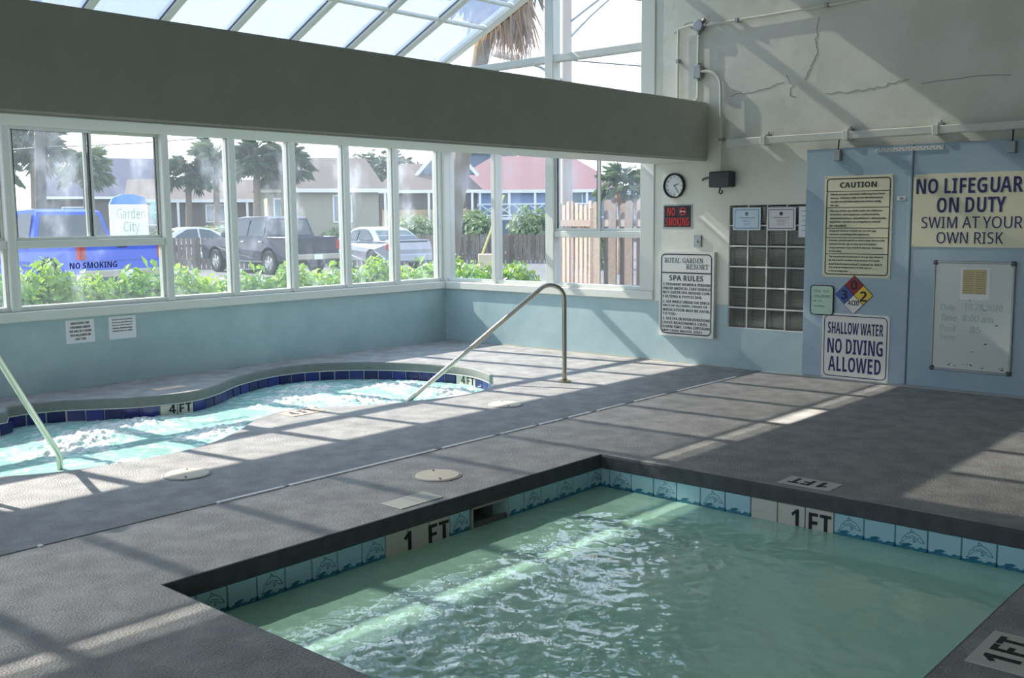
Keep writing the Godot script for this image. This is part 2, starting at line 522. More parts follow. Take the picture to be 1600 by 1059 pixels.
func build_walls():
	var m: MB
	# ---- side wall (x = 0): low wall, ribbon of windows, transom lights, eaves
	var wl := thing("wall_left", "low pale blue wall under the long window ribbon", "wall", Vector3.ZERO, 0.0, "", "structure")
	m = MB.new()
	m.span(Vector3(-0.16, -0.5, -0.16), Vector3(0, 0.64, ROOM_Z))
	part(wl, "low_wall", m, mats.blue_paint)
	m = MB.new()
	m.span(Vector3(-0.14, TRANSOM, -0.16), Vector3(-0.01, EAVE - 0.04, ROOM_Z))
	part(wl, "eaves_panel", m, mats.white_paint)
	var w1 := thing("window_1", "long ribbon of white framed windows above the low blue wall", "window", Vector3.ZERO, 0.0, "", "structure")
	m = MB.new()
	m.span(Vector3(-0.16, 0.638, 0.0), Vector3(0.03, SILL + 0.028, ROOM_Z), 0.008)
	part(w1, "sill_board", m, mats.white_paint)
	frame_bar(w1, "head_rail", Vector3(-0.10, HEAD_LO, 0), Vector3(-0.03, HEAD_HI, ROOM_Z), 0.006)
	frame_bar(w1, "bottom_rail", Vector3(-0.12, SILL + 0.028, 0), Vector3(-0.02, SILL + 0.07, ROOM_Z), 0.005)
	var zs := []
	for k in 18:
		zs.append(0.03 + BAY * k)
	var skip := [6, 8, 10, 12]      # the wide openings have sliding sashes in place of a mullion
	for k in 18:
		if k in skip:
			frame_bar(w1, "mullion", Vector3(-0.13, HEAD_HI, zs[k] - 0.03), Vector3(-0.015, TRANSOM, zs[k] + 0.03), 0.006)
			continue
		frame_bar(w1, "mullion", Vector3(-0.14, SILL + 0.028, zs[k] - 0.036), Vector3(0.0, TRANSOM, zs[k] + 0.036), 0.008)
	for k in 17:
		glaze(w1, Vector3(-0.073, HEAD_HI, zs[k] + 0.03), Vector3(-0.067, TRANSOM, zs[k + 1] - 0.03), mats.window_glass)
		if k in skip or (k + 1) in skip:
			continue
		frame_bar(w1, "bead", Vector3(-0.10, SILL + 0.07, zs[k] + 0.036), Vector3(-0.04, HEAD_LO, zs[k] + 0.052), 0.003)
		frame_bar(w1, "bead", Vector3(-0.10, SILL + 0.07, zs[k + 1] - 0.052), Vector3(-0.04, HEAD_LO, zs[k + 1] - 0.036), 0.003)
		glaze(w1, Vector3(-0.073, SILL + 0.07, zs[k] + 0.052), Vector3(-0.067, HEAD_LO, zs[k + 1] - 0.052), mats.window_glass)
	for k in skip:
		if k + 1 >= 18: continue
		var a: float = zs[k - 1] + 0.036
		var b: float = zs[k + 1] - 0.036
		frame_bar(w1, "middle_rail", Vector3(-0.12, 1.275, a), Vector3(-0.015, 1.345, b), 0.006)
		sash(w1, 0, a, zs[k] + 0.03, 1.345, HEAD_LO, -0.09, mats.window_glass)
		sash(w1, 0, zs[k] - 0.03, b, 1.345, HEAD_LO, -0.045, mats.window_glass)
		for bd in [[a, a + 0.03], [b - 0.03, b]]:
			frame_bar(w1, "bead", Vector3(-0.10, SILL + 0.07, bd[0]), Vector3(-0.04, 1.275, bd[1]), 0.003)
		glaze(w1, Vector3(-0.073, SILL + 0.07, a + 0.03), Vector3(-0.067, 1.275, b - 0.03), mats.window_glass)
	# ---- back wall (z = 0)
	var wb := thing("wall_back", "plastered back wall, off-white above and pale blue below", "wall", Vector3.ZERO, 0.0, "", "structure")
	m = MB.new()
	m.span(Vector3(0.0, -0.5, -0.16), Vector3(3.11, 0.64, 0))
	m.span(Vector3(3.11, -0.5, -0.16), Vector3(3.985, 0.632, 0))
	m.span(Vector3(3.985, -0.5, -0.16), Vector3(5.0, 0.405, 0))
	m.span(Vector3(5.0, -0.5, -0.16), Vector3(ROOM_X, 0.632, 0))
	m.span(Vector3(3.985, 0.405, -0.16), Vector3(3.9851, 0.632, 0))
	part(wb, "blue_dado", m, mats.blue_paint)
	m = MB.new()
	m.span(Vector3(3.11, 0.632, -0.16), Vector3(3.985, 1.614, 0))
	m.span(Vector3(5.0, 0.632, -0.16), Vector3(ROOM_X, 1.614, 0))
	m.span(Vector3(3.11, 1.614, -0.16), Vector3(ROOM_X, 4.79, 0))
	m.prism(PackedVector2Array([Vector2(3.11, 4.79), Vector2(8.0, 4.79 + SLOPE * 4.89), Vector2(ROOM_X, 4.79)]), -0.16, 0.0)
	part(wb, "plaster_face", m, mats.plaster)
	# cracks in the plaster, thin open seams with raised lips
	for c in [[[4.55, 2.80], [4.62, 2.70], [4.60, 2.62], [4.66, 2.58]], [[4.86, 3.28], [4.84, 3.1], [4.86, 2.98], [4.80, 2.86], [4.74, 2.72]], [[3.98, 2.66], [4.2, 2.68], [4.42, 2.72], [4.57, 2.75]], [[4.95, 2.60], [5.2, 2.60], [5.4, 2.605], [5.55, 2.64], [5.72, 2.66]], [[5.8, 2.62], [6.2, 2.63], [6.6, 2.62]], [[3.55, 3.42], [3.4, 3.38], [3.3, 3.33]]]:
		var pts := []
		for q in c.size() - 1:
			for s in 6:
				var p := Vector2(c[q][0], c[q][1]).lerp(Vector2(c[q + 1][0], c[q + 1][1]), s / 6.0)
				pts.append(Vector3(p.x + rng.randf_range(-0.014, 0.014), p.y + rng.randf_range(-0.012, 0.012), 0.0005))
		m = MB.new()
		m.tube(pts, 0.0028, 4, true, false)
		part(wb, "plaster_crack", m, mat("crack", Color(0.56, 0.56, 0.53), 0.9))
	# peeling caulk line along the foot of the wall
	for s in [[0.95, 1.3], [1.45, 1.9], [2.0, 3.3], [3.42, 3.5], [3.6, 4.05]]:
		m = MB.new()
		m.span(Vector3(s[0], 0, 0), Vector3(s[1], 0.010, 0.003), 0.001)
		part(wb, "caulk_bead", m, mat("old_caulk", Color(0.72, 0.70, 0.60), 0.8))
	var w2 := thing("window_2", "white framed window group in the back wall beside the clock", "window", Vector3.ZERO, 0.0, "", "structure")
	m = MB.new()
	m.span(Vector3(0.03, 0.638, -0.16), Vector3(3.11, SILL + 0.028, 0.03), 0.008)
	part(w2, "sill_board", m, mats.white_paint)
	frame_bar(w2, "bottom_rail", Vector3(0.03, SILL + 0.028, -0.12), Vector3(2.93, SILL + 0.07, -0.02), 0.005)
	var roof_y := func(x: float) -> float: return EAVE + SLOPE * x
	frame_bar(w2, "jamb", Vector3(2.935, SILL + 0.028, -0.15), Vector3(3.11, roof_y.call(2.935) - 0.05, 0.015), 0.006)
	frame_bar(w2, "corner_post", Vector3(-0.06, SILL + 0.028, -0.16), Vector3(0.036, EAVE - 0.05, 0.03), 0.008)
	for x in [0.822, 1.69]:
		frame_bar(w2, "mullion", Vector3(x - (0.034 if x < 1 else 0.062), SILL + 0.028, -0.14), Vector3(x + (0.034 if x < 1 else 0.062), HEAD_LO if x < 1 else roof_y.call(x) - 0.05, 0.0), 0.008)
	frame_bar(w2, "head_rail", Vector3(0.03, HEAD_LO, -0.13), Vector3(2.94, HEAD_HI, -0.012), 0.006)
	frame_bar(w2, "transom_rail", Vector3(0.03, 3.225, -0.13), Vector3(2.94, 3.30, -0.012), 0.006)
	for q in [[0.036, 0.788], [0.856, 1.628]]:
		glaze(w2, Vector3(q[0], SILL + 0.07, -0.073), Vector3(q[1], HEAD_LO, -0.067), mats.window_glass)
	frame_bar(w2, "middle_rail", Vector3(1.752, 1.285, -0.12), Vector3(2.935, 1.355, -0.015), 0.006)
	sash(w2, 2, 1.752, 2.37, 1.355, HEAD_LO, -0.045, mats.window_glass)
	sash(w2, 2, 2.31, 2.935, 1.355, HEAD_LO, -0.09, mats.window_glass)
	glaze(w2, Vector3(1.752, SILL + 0.07, -0.073), Vector3(2.935, 1.285, -0.067), mats.window_glass)
	for q in [[0.036, 1.628], [1.752, 2.935]]:
		glaze(w2, Vector3(q[0], HEAD_HI, -0.073), Vector3(q[1], 3.225, -0.067), mats.window_glass)
		m = MB.new()
		m.prism(PackedVector2Array([Vector2(q[0], 3.30), Vector2(q[1], 3.30), Vector2(q[1], roof_y.call(q[1]) - 0.05), Vector2(q[0], roof_y.call(q[0]) - 0.05)]), -0.073, -0.067)
		part(w2, "pane", m, mats.window_glass)
	# ---- walls behind the camera and to its right
	m = MB.new()
	m.span(Vector3(ROOM_X, -0.5, -0.16), Vector3(ROOM_X + 0.16, 4.79, ROOM_Z + 0.16))
	var wr := part(self, "wall_right", m, mats.plaster)
	tag(wr, "plain plastered wall on the far side of the wading pool", "wall", "", "structure")
	# end wall behind the camera, with unseen windows added to light the back wall
	m = MB.new()
	var Z0 := ROOM_Z
	var Z1 := ROOM_Z + 0.16
	m.span(Vector3(-0.16, -0.5, Z0), Vector3(3.0, 0.64, Z1))
	m.span(Vector3(3.0, -0.5, Z0), Vector3(4.2, 4.79, Z1))
	m.span(Vector3(4.2, -0.5, Z0), Vector3(12.2, 0.9, Z1))
	m.span(Vector3(4.2, 2.5, Z0), Vector3(12.2, 4.79, Z1))
	m.span(Vector3(12.2, -0.5, Z0), Vector3(ROOM_X, 4.79, Z1))
	m.prism(PackedVector2Array([Vector2(3.0, 4.79), Vector2(8.0, 4.79 + SLOPE * 4.89), Vector2(ROOM_X, 4.79)]), Z0, Z1)
	var wf := part(self, "wall_front", m, mats.plaster)
	tag(wf, "plastered end wall opposite the sliding doors", "wall", "", "structure")
	var w4 := thing("window_4", "unseen white framed lean-to glazing added to brighten the clock wall", "window", Vector3.ZERO, 0.0, "", "structure")  # added glazing, lets in fill light from behind the camera
	var cuts := [0.0, 0.95, 1.95, 3.0]
	for k in 4:
		frame_bar(w4, "mullion", Vector3(cuts[k] - 0.04, 0.64, Z0 + 0.02), Vector3(cuts[k] + 0.04, roof_y.call(cuts[k]) - 0.05, Z0 + 0.14), 0.006)
	for k in 3:
		var p0: float = cuts[k] + 0.04
		var p1: float = cuts[k + 1] - 0.04
		m = MB.new()
		m.prism(PackedVector2Array([Vector2(p0, 0.72), Vector2(p1, 0.72), Vector2(p1, roof_y.call(p1) - 0.05), Vector2(p0, roof_y.call(p0) - 0.05)]), Z0 + 0.077, Z0 + 0.083)
		part(w4, "pane", m, mats.window_glass)
	frame_bar(w4, "sill_board", Vector3(-0.1, 0.64, Z0 - 0.03), Vector3(3.0, 0.72, Z1), 0.006)
	var w5 := thing("window_5", "unseen white framed window ribbon added to brighten the sliding doors", "window", Vector3.ZERO, 0.0, "", "structure")  # added ribbon, a fill light for the doors and back wall
	for k in 7:
		var x := 4.2 + k * 8.0 / 6.0
		frame_bar(w5, "mullion", Vector3(maxf(x - 0.04, 4.2), 0.9, Z0 + 0.02), Vector3(minf(x + 0.04, 12.2), 2.5, Z0 + 0.14), 0.006)
		if k < 6:
			glaze(w5, Vector3(x + 0.04, 0.98, Z0 + 0.077), Vector3(x + 8.0 / 6.0 - 0.04, 2.44, Z0 + 0.083), mats.window_glass)
	frame_bar(w5, "sill_board", Vector3(4.2, 0.9, Z0 - 0.03), Vector3(12.2, 0.98, Z1), 0.006)
	frame_bar(w5, "head_rail", Vector3(4.2, 2.44, Z0 + 0.02), Vector3(12.2, 2.5, Z0 + 0.14), 0.006)

func build_roof():
	var m: MB
	# opaque pitched ceiling over the pool
	m = MB.new()
	var y3 := EAVE + SLOPE * 3.0
	m.prism(PackedVector2Array([Vector2(3.0, y3), Vector2(8.0, y3 + SLOPE * 5.0), Vector2(ROOM_X + 0.16, y3), Vector2(ROOM_X + 0.16, y3 + 0.15), Vector2(8.0, y3 + SLOPE * 5.0 + 0.15), Vector2(3.0, y3 + 0.15)]), -0.16, ROOM_Z + 0.16)
	var c := part(self, "ceiling", m, mats.ceiling_paint)
	tag(c, "opaque pitched ceiling over the pool deck", "ceiling", "", "structure")
	# the deep beam between glazed lean-to and main room
	var bm := thing("ceiling_beam", "deep taupe beam with pale underside running the length of the room", "beam", Vector3.ZERO, 0.0, "", "structure")
	m = MB.new()
	m.span(Vector3(3.11, 2.055, 0), Vector3(3.73, 2.62, ROOM_Z), 0.012)
	part(bm, "beam_casing", m, mats.beam_taupe)
	m = MB.new()
	m.span(Vector3(3.10, 2.045, 0), Vector3(3.715, 2.056, ROOM_Z), 0.002)
	part(bm, "soffit_board", m, mats.white_paint, Transform3D(), "pale board on the underside")
	# glazed lean-to roof
	var gr := thing("glass_roof", "sloping glazed roof with white rafters over the spa", "roof", Vector3.ZERO, 0.0, "", "structure")
	var sl := Vector3(1, SLOPE, 0)
	var nrm := Vector3(-SLOPE, 1, 0).normalized()
	var o := Vector3(0, EAVE, 0)
	var zs := []
	for k in 18:
		zs.append(0.03 + BAY * k)
	for k in 18:
		m = MB.new()
		var w := 0.075 if k > 0 else 0.11
		m.bar(Vector3(-0.12, 0, zs[k]) + o + sl * -0.1 - nrm * 0.035, Vector3(3.05, SLOPE * 3.05, zs[k]) + o - nrm * 0.035, w, 0.10, nrm, 0.008)
		part(gr, "rafter", m, mats.white_frame)
		if k > 0:
			m = MB.new()
			m.bar(Vector3(0, 0, zs[k] + 0.04) + o + sl * 0.02 - nrm * 0.0, Vector3(3.05, SLOPE * 3.05, zs[k] + 0.04) + o, 0.008, 0.02, nrm)
			part(gr, "gasket", m, mats.black_gasket)
	var px := [0.0, 0.78, 1.2, 2.44, 3.02]
	for x in px:
		for k in 17:
			m = MB.new()
			var ww := 0.035 if x < 2.0 else 0.085
			m.bar(o + sl * x + Vector3(0, 0, zs[k] + 0.037) - nrm * 0.02, o + sl * x + Vector3(0, 0, zs[k + 1] - 0.037) - nrm * 0.02, ww if x > 0.0 else 0.09, 0.05, nrm, 0.004)
			part(gr, "purlin", m, mats.white_frame)
	for i in px.size() - 1:
		for k in 17:
			m = MB.new()
			m.bar(o + sl * (px[i] + 0.03) + Vector3(0, 0, (zs[k] + zs[k + 1]) * 0.5), o + sl * (px[i + 1] - 0.03) + Vector3(0, 0, (zs[k] + zs[k + 1]) * 0.5), BAY - 0.075, 0.008, nrm)
			# unseen upper bays get solid panels, added to block sun on the pool
			if i >= 2 and k >= 6: part(gr, "sun_block_panel", m, mats.ceiling_paint)
			else: part(gr, "pane", m, mats.clear_glass if (i == 1 and k == 3) else (mats.roof_glass if k < 5 else mats.sun_dimming_glass))

# ---------------------------------------------------------------- pools
func tile_mesh(w: float, h: float, t: float) -> ArrayMesh:
	# glazed tile in the xy plane, back at z = 0, front at z = t with uv, edges eased
	var st := SurfaceTool.new()
	st.begin(Mesh.PRIMITIVE_TRIANGLES)
	st.set_smooth_group(-1)
	var e := 0.003
	var f := [Vector3(-w / 2 + e, -h / 2 + e, t), Vector3(w / 2 - e, -h / 2 + e, t), Vector3(w / 2 - e, h / 2 - e, t), Vector3(-w / 2 + e, h / 2 - e, t)]
	var b := [Vector3(-w / 2, -h / 2, 0), Vector3(w / 2, -h / 2, 0), Vector3(w / 2, h / 2, 0), Vector3(-w / 2, h / 2, 0)]
	var uv := [Vector2(0, 1), Vector2(1, 1), Vector2(1, 0), Vector2(0, 0)]
	for k in [0, 2, 1, 0, 3, 2]:
		st.set_uv(uv[k]); st.add_vertex(f[k])
	for k in 4:
		var k2 := (k + 1) % 4
		for q in [[b[k], k], [f[k], k], [f[k2], k2], [b[k], k], [f[k2], k2], [b[k2], k2]]:
			st.set_uv(uv[q[1]]); st.add_vertex(q[0])
	st.generate_normals()
	return st.commit()

func plot(im: Image, p: Vector2, r: float, c: Color):
	var n := im.get_width()
	for y in range(int(floor(p.y - r)), int(ceil(p.y + r)) + 1):
		for x in range(int(floor(p.x - r)), int(ceil(p.x + r)) + 1):
			if x < 0 or y < 0 or x >= n or y >= n: continue
			var k := clampf(r + 0.5 - Vector2(x, y).distance_to(p), 0.0, 1.0)
			im.set_pixel(x, y, im.get_pixel(x, y).lerp(c, k * c.a))

func stroke(im: Image, pts: Array, r0: float, r1: float, c: Color):
	for i in pts.size() - 1:
		var a: Vector2 = pts[i]
		var b: Vector2 = pts[i + 1]
		for s in 14:
			var t := (i + s / 14.0) / (pts.size() - 1)
			plot(im, a.lerp(b, s / 14.0), lerpf(r0, r1, t), c)

func pool_tile_print(leaping: bool) -> ImageTexture:
	# printed glaze: pale blue ground, a darker wave along the foot and, on every other tile, a leaping dolphin drawn in line
	var n := 96
	var im := Image.create(n, n, false, Image.FORMAT_RGB8)
	im.fill(Color(0.66, 0.82, 0.87))
	var wave := Color(0.16, 0.44, 0.56)
	for x in n:
		var top := 64.0 + 3.0 * sin(x * 0.13) + 2.0 * sin(x * 0.31)
		for y in range(int(top), n):
			im.set_pixel(x, y, wave.lerp(Color(0.30, 0.60, 0.68), 0.35 + 0.35 * sin(x * 0.2 + y * 0.5)))
	for k in 3:
		stroke(im, [Vector2(22, 70 - 5 * k), Vector2(38, 61 - 3 * k), Vector2(52 - 4 * k, 56 - k)], 3.0, 1.0, wave)
	if leaping:
		var ink := Color(0.30, 0.46, 0.55, 0.6)
		stroke(im, [Vector2(16, 56), Vector2(22, 36), Vector2(36, 20), Vector2(54, 14), Vector2(72, 22), Vector2(84, 38), Vector2(88, 46)], 1.2, 1.6, ink)
		stroke(im, [Vector2(20, 54), Vector2(30, 40), Vector2(46, 33), Vector2(62, 36), Vector2(76, 44), Vector2(88, 46)], 1.0, 1.4, ink)
		stroke(im, [Vector2(44, 17), Vector2(46, 5), Vector2(56, 14)], 1.4, 1.4, ink)
		stroke(im, [Vector2(56, 36), Vector2(56, 48), Vector2(64, 40)], 1.8, 1.2, ink)
		stroke(im, [Vector2(16, 56), Vector2(10, 60), Vector2(20, 60)], 1.6, 1.2, ink)
		for k in 5:
			stroke(im, [Vector2(30 + 9 * k, 26 + absf(k - 2) * 3), Vector2(36 + 9 * k, 28 + absf(k - 2) * 3)], 1.6, 1.0, Color(ink, 0.6))
	return ImageTexture.create_from_image(im)

func glazed(key: String, c: Color, t: Texture2D = null) -> StandardMaterial3D:
	var m := mat(key, c, 0.16)
	if t: m.albedo_texture = t
	return m

func build_pool():
	var P := POOL
	var basin := thing("wading_pool_basin", "shallow square wading pool basin with a band of printed tiles", "pool", Vector3.ZERO, 0.0, "", "structure")
	var m := MB.new()
	var x0 := P.position.x - 0.02
	var x1 := P.end.x + 0.02
	var z0 := P.position.y - 0.02
	var z1 := P.end.y + 0.02
	var bot := -0.52
	m.span(Vector3(x0 - 0.1, bot - 0.1, z0 - 0.1), Vector3(x1 + 0.1, bot, z1 + 0.1))
	# left wall, open at the skimmer mouth
	m.span(Vector3(x0 - 0.1, bot, z0 - 0.1), Vector3(x0, -0.086, 4.735))
	m.span(Vector3(x0 - 0.1, bot, 5.015), Vector3(x0, -0.086, z1 + 0.1))
	m.span(Vector3(x0 - 0.1, bot, 4.735), Vector3(x0, -0.24, 5.015))
	m.span(Vector3(x1, bot, z0 - 0.1), Vector3(x1 + 0.1, -0.086, z1 + 0.1))
	m.span(Vector3(x0, bot, z0 - 0.1), Vector3(x1, -0.086, z0))
	m.span(Vector3(x0, bot, z1), Vector3(x1, -0.086, z1 + 0.1))
	part(basin, "basin_shell", m, mats.pool_plaster)
	var tm := tile_mesh(0.163, 0.153, 0.016)
	var tn := tile_mesh(0.1505, 0.153, 0.016)
	var blue := glazed("tile_leaping", Color.WHITE, pool_tile_print(true))
	var plain := glazed("tile_wave", Color.WHITE, pool_tile_print(false))
	var white := glazed("tile_white", Color(0.80, 0.79, 0.75))
	var ty := -0.164
	# back side
	part(basin, "pool_tile", tile_mesh(0.06, 0.153, 0.016), plain, Transform3D(Basis(), Vector3(5.301, ty, z0)))
	for k in 16:
		var x := 5.335 + 0.1655 * (k + 0.5)
		if x > x1 - 0.05: break
		var mm: Material = white if k in [6, 7, 8] else (blue if (k % 2 == 0) == (k < 6) else plain)
		part(basin, "pool_tile", tm, mm, Transform3D(Basis(), Vector3(x, ty, z0)))
	# left side; z runs towards the camera
	var lb := Basis(Vector3(0, 0, -1), Vector3.UP, Vector3(1, 0, 0))
	for k in 20:
		var z := 6.889 - 0.1535 * (k + 0.5)
		if z > 4.72 and z < 5.03: continue
		if z < z0 + 0.06: break
		var mm: Material = white if z > 5.17 and z < 5.64 else (blue if k % 2 == 1 else plain)
		part(basin, "pool_tile", tn, mm, Transform3D(lb, Vector3(x0, ty, z)))
	for k in 18:
		part(basin, "pool_tile", tm, blue if k % 2 == 0 else plain, Transform3D(Basis(Vector3(0, 0, 1), Vector3.UP, Vector3(-1, 0, 0)), Vector3(x1, ty, z0 + 0.1655 * (k + 0.5))))
	for k in 16:
		part(basin, "pool_tile", tm, blue if k % 2 == 0 else plain, Transform3D(Basis(Vector3(-1, 0, 0), Vector3.UP, Vector3(0, 0, -1)), Vector3(x1 - 0.1655 * (k + 0.5), ty, z1)))
	# depth lettering fired on the white tiles
	letters(basin, "1", Vector3(6.60, -0.162, z0 + 0.0165), 0.045, 0.105, mats.ink, true, false, Basis(), "depth_mark")
	letters(basin, "FT", Vector3(6.745, -0.165, z0 + 0.0165), 0.128, 0.105, mats.ink, true, false, Basis(), "depth_mark")
	letters(basin, "FT", Vector3(x0 + 0.0165, -0.160, 5.285), 0.15, 0.105, mats.ink, true, false, lb, "depth_mark")
	letters(basin, "1", Vector3(x0 + 0.0165, -0.162, 5.51), 0.05, 0.115, mats.ink, true, false, lb, "depth_mark")
	# skimmer mouth: a hollow throat running back under the deck, with a pale lip
	m = MB.new()
	var xb := x0 - 0.36
	m.span(Vector3(xb, -0.25, 4.715), Vector3(x0 - 0.1, -0.24, 5.035))
	m.span(Vector3(xb, -0.09, 4.715), Vector3(x0, -0.075, 5.035))
	m.span(Vector3(xb, -0.25, 4.715), Vector3(x0 - 0.1, -0.075, 4.735))
	m.span(Vector3(xb, -0.25, 5.015), Vector3(x0 - 0.1, -0.075, 5.035))
	m.span(Vector3(xb - 0.02, -0.25, 4.715), Vector3(xb, -0.075, 5.035))
	part(basin, "skimmer_throat", m, mats.lid_grey)
	for r in [[-0.100, -0.088, 4.722, 5.028], [-0.25, -0.088, 4.722, 4.732], [-0.25, -0.088, 5.018, 5.028]]:
		m = MB.new()
		m.span(Vector3(x0, r[0], r[2]), Vector3(x0 + 0.02, r[1], r[3]), 0.003)
		part(basin, "skimmer_lip", m, mats.lid_grey)
	m = MB.new()
	m.span(Vector3(x0 + 0.004, -0.25, 4.735), Vector3(x0 + 0.012, -0.175, 5.015), 0.003)
	part(basin, "skimmer_weir", m, mat("weir", Color(0.35, 0.38, 0.36), 0.5))
	# floor drain seen dimly through the water
	m = MB.new()
	m.lathe([Vector2(0.0, 0.02), Vector2(0.09, 0.018), Vector2(0.11, 0.0)], 20, Transform3D(Basis(), Vector3(6.72, bot, 4.95)))
	part(basin, "floor_drain", m, mat("drain", Color(0.2, 0.26, 0.26), 0.6))
	# water
	var nz := FastNoiseLite.new()
	nz.seed = 5
	nz.frequency = 1.0
	nz.fractal_octaves = 3
	nz.domain_warp_enabled = true
	nz.domain_warp_amplitude = 0.35
	nz.domain_warp_frequency = 1.3
	var hf := func(x: float, z: float) -> float:
		# churned by return jets near the middle of the left side and the near corner, calm towards the right
		var d1 := Vector2(x - 6.0, z - 4.55).length()
		var d2 := Vector2(x - 6.5, z - 6.3).length()
		var churn := exp(-d1 * d1 / 0.35) + exp(-d2 * d2 / 1.1)
		var a := 0.0022 + 0.008 * clampf(churn, 0.0, 1.2)
		var s := nz.get_noise_2d(x * 2.4 + z * 1.4, z * 3.2 - x * 3.6) * 0.8 + nz.get_noise_2d(x * 7.0 + 40.0, z * 9.0 + 7.0) * 0.4
		s += 0.5 * sin(d1 * 30.0) * exp(-d1 * 2.2)
		return -0.205 + a * s
	var wm := sheet(x0 + 0.018, z0 + 0.018, x1 - 0.018, z1 - 0.018, 0.0125, hf)
	var w := mat("pool_water", Color(0.75, 0.95, 0.86, 0.86), 0.03)
	w.transparency = BaseMaterial3D.TRANSPARENCY_ALPHA
	w.metallic_specular = 0.55
	single("wading_pool_water", "milky teal rippled water filling the square wading pool", "water", wm, w, Transform3D(), "", "stuff")

# a height field over a rectangle of the floor, smooth normals; keep(x, z) may leave cells out, tint(x, z) gives vertex colours
func sheet(x0: float, z0: float, x1: float, z1: float, cell: float, hf: Callable, keep = null, tint = null) -> ArrayMesh:
	var nx := int((x1 - x0) / cell)
	var nz := int((z1 - z0) / cell)
	var sx := (x1 - x0) / nx
	var sz := (z1 - z0) / nz
	var v := PackedVector3Array()
	var n := PackedVector3Array()
	var c := PackedColorArray()
	var ix := PackedInt32Array()
	var h := PackedFloat32Array()
	h.resize((nx + 1) * (nz + 1))
	for j in nz + 1:
		for i in nx + 1:
			h[j * (nx + 1) + i] = hf.call(x0 + i * sx, z0 + j * sz)
	for j in nz + 1:
		for i in nx + 1:
			var y := h[j * (nx + 1) + i]
			v.append(Vector3(x0 + i * sx, y, z0 + j * sz))
			var dx := (h[j * (nx + 1) + mini(i + 1, nx)] - h[j * (nx + 1) + maxi(i - 1, 0)]) / (2 * sx)
			var dz := (h[mini(j + 1, nz) * (nx + 1) + i] - h[maxi(j - 1, 0) * (nx + 1) + i]) / (2 * sz)
			n.append(Vector3(-dx, 1, -dz).normalized())
			if tint != null:
				c.append(tint.call(x0 + i * sx, z0 + j * sz, y))
	for j in nz:
		for i in nx:
			if keep != null and not keep.call(x0 + (i + 0.5) * sx, z0 + (j + 0.5) * sz): continue
			var a := j * (nx + 1) + i
			ix.append_array([a, a + 1, a + nx + 2, a, a + nx + 2, a + nx + 1])
	var arr := []
	arr.resize(Mesh.ARRAY_MAX)
	arr[Mesh.ARRAY_VERTEX] = v
	arr[Mesh.ARRAY_NORMAL] = n
	if tint != null: arr[Mesh.ARRAY_COLOR] = c
	arr[Mesh.ARRAY_INDEX] = ix
	var am := ArrayMesh.new()
	am.add_surface_from_arrays(Mesh.PRIMITIVE_TRIANGLES, arr)
	return am

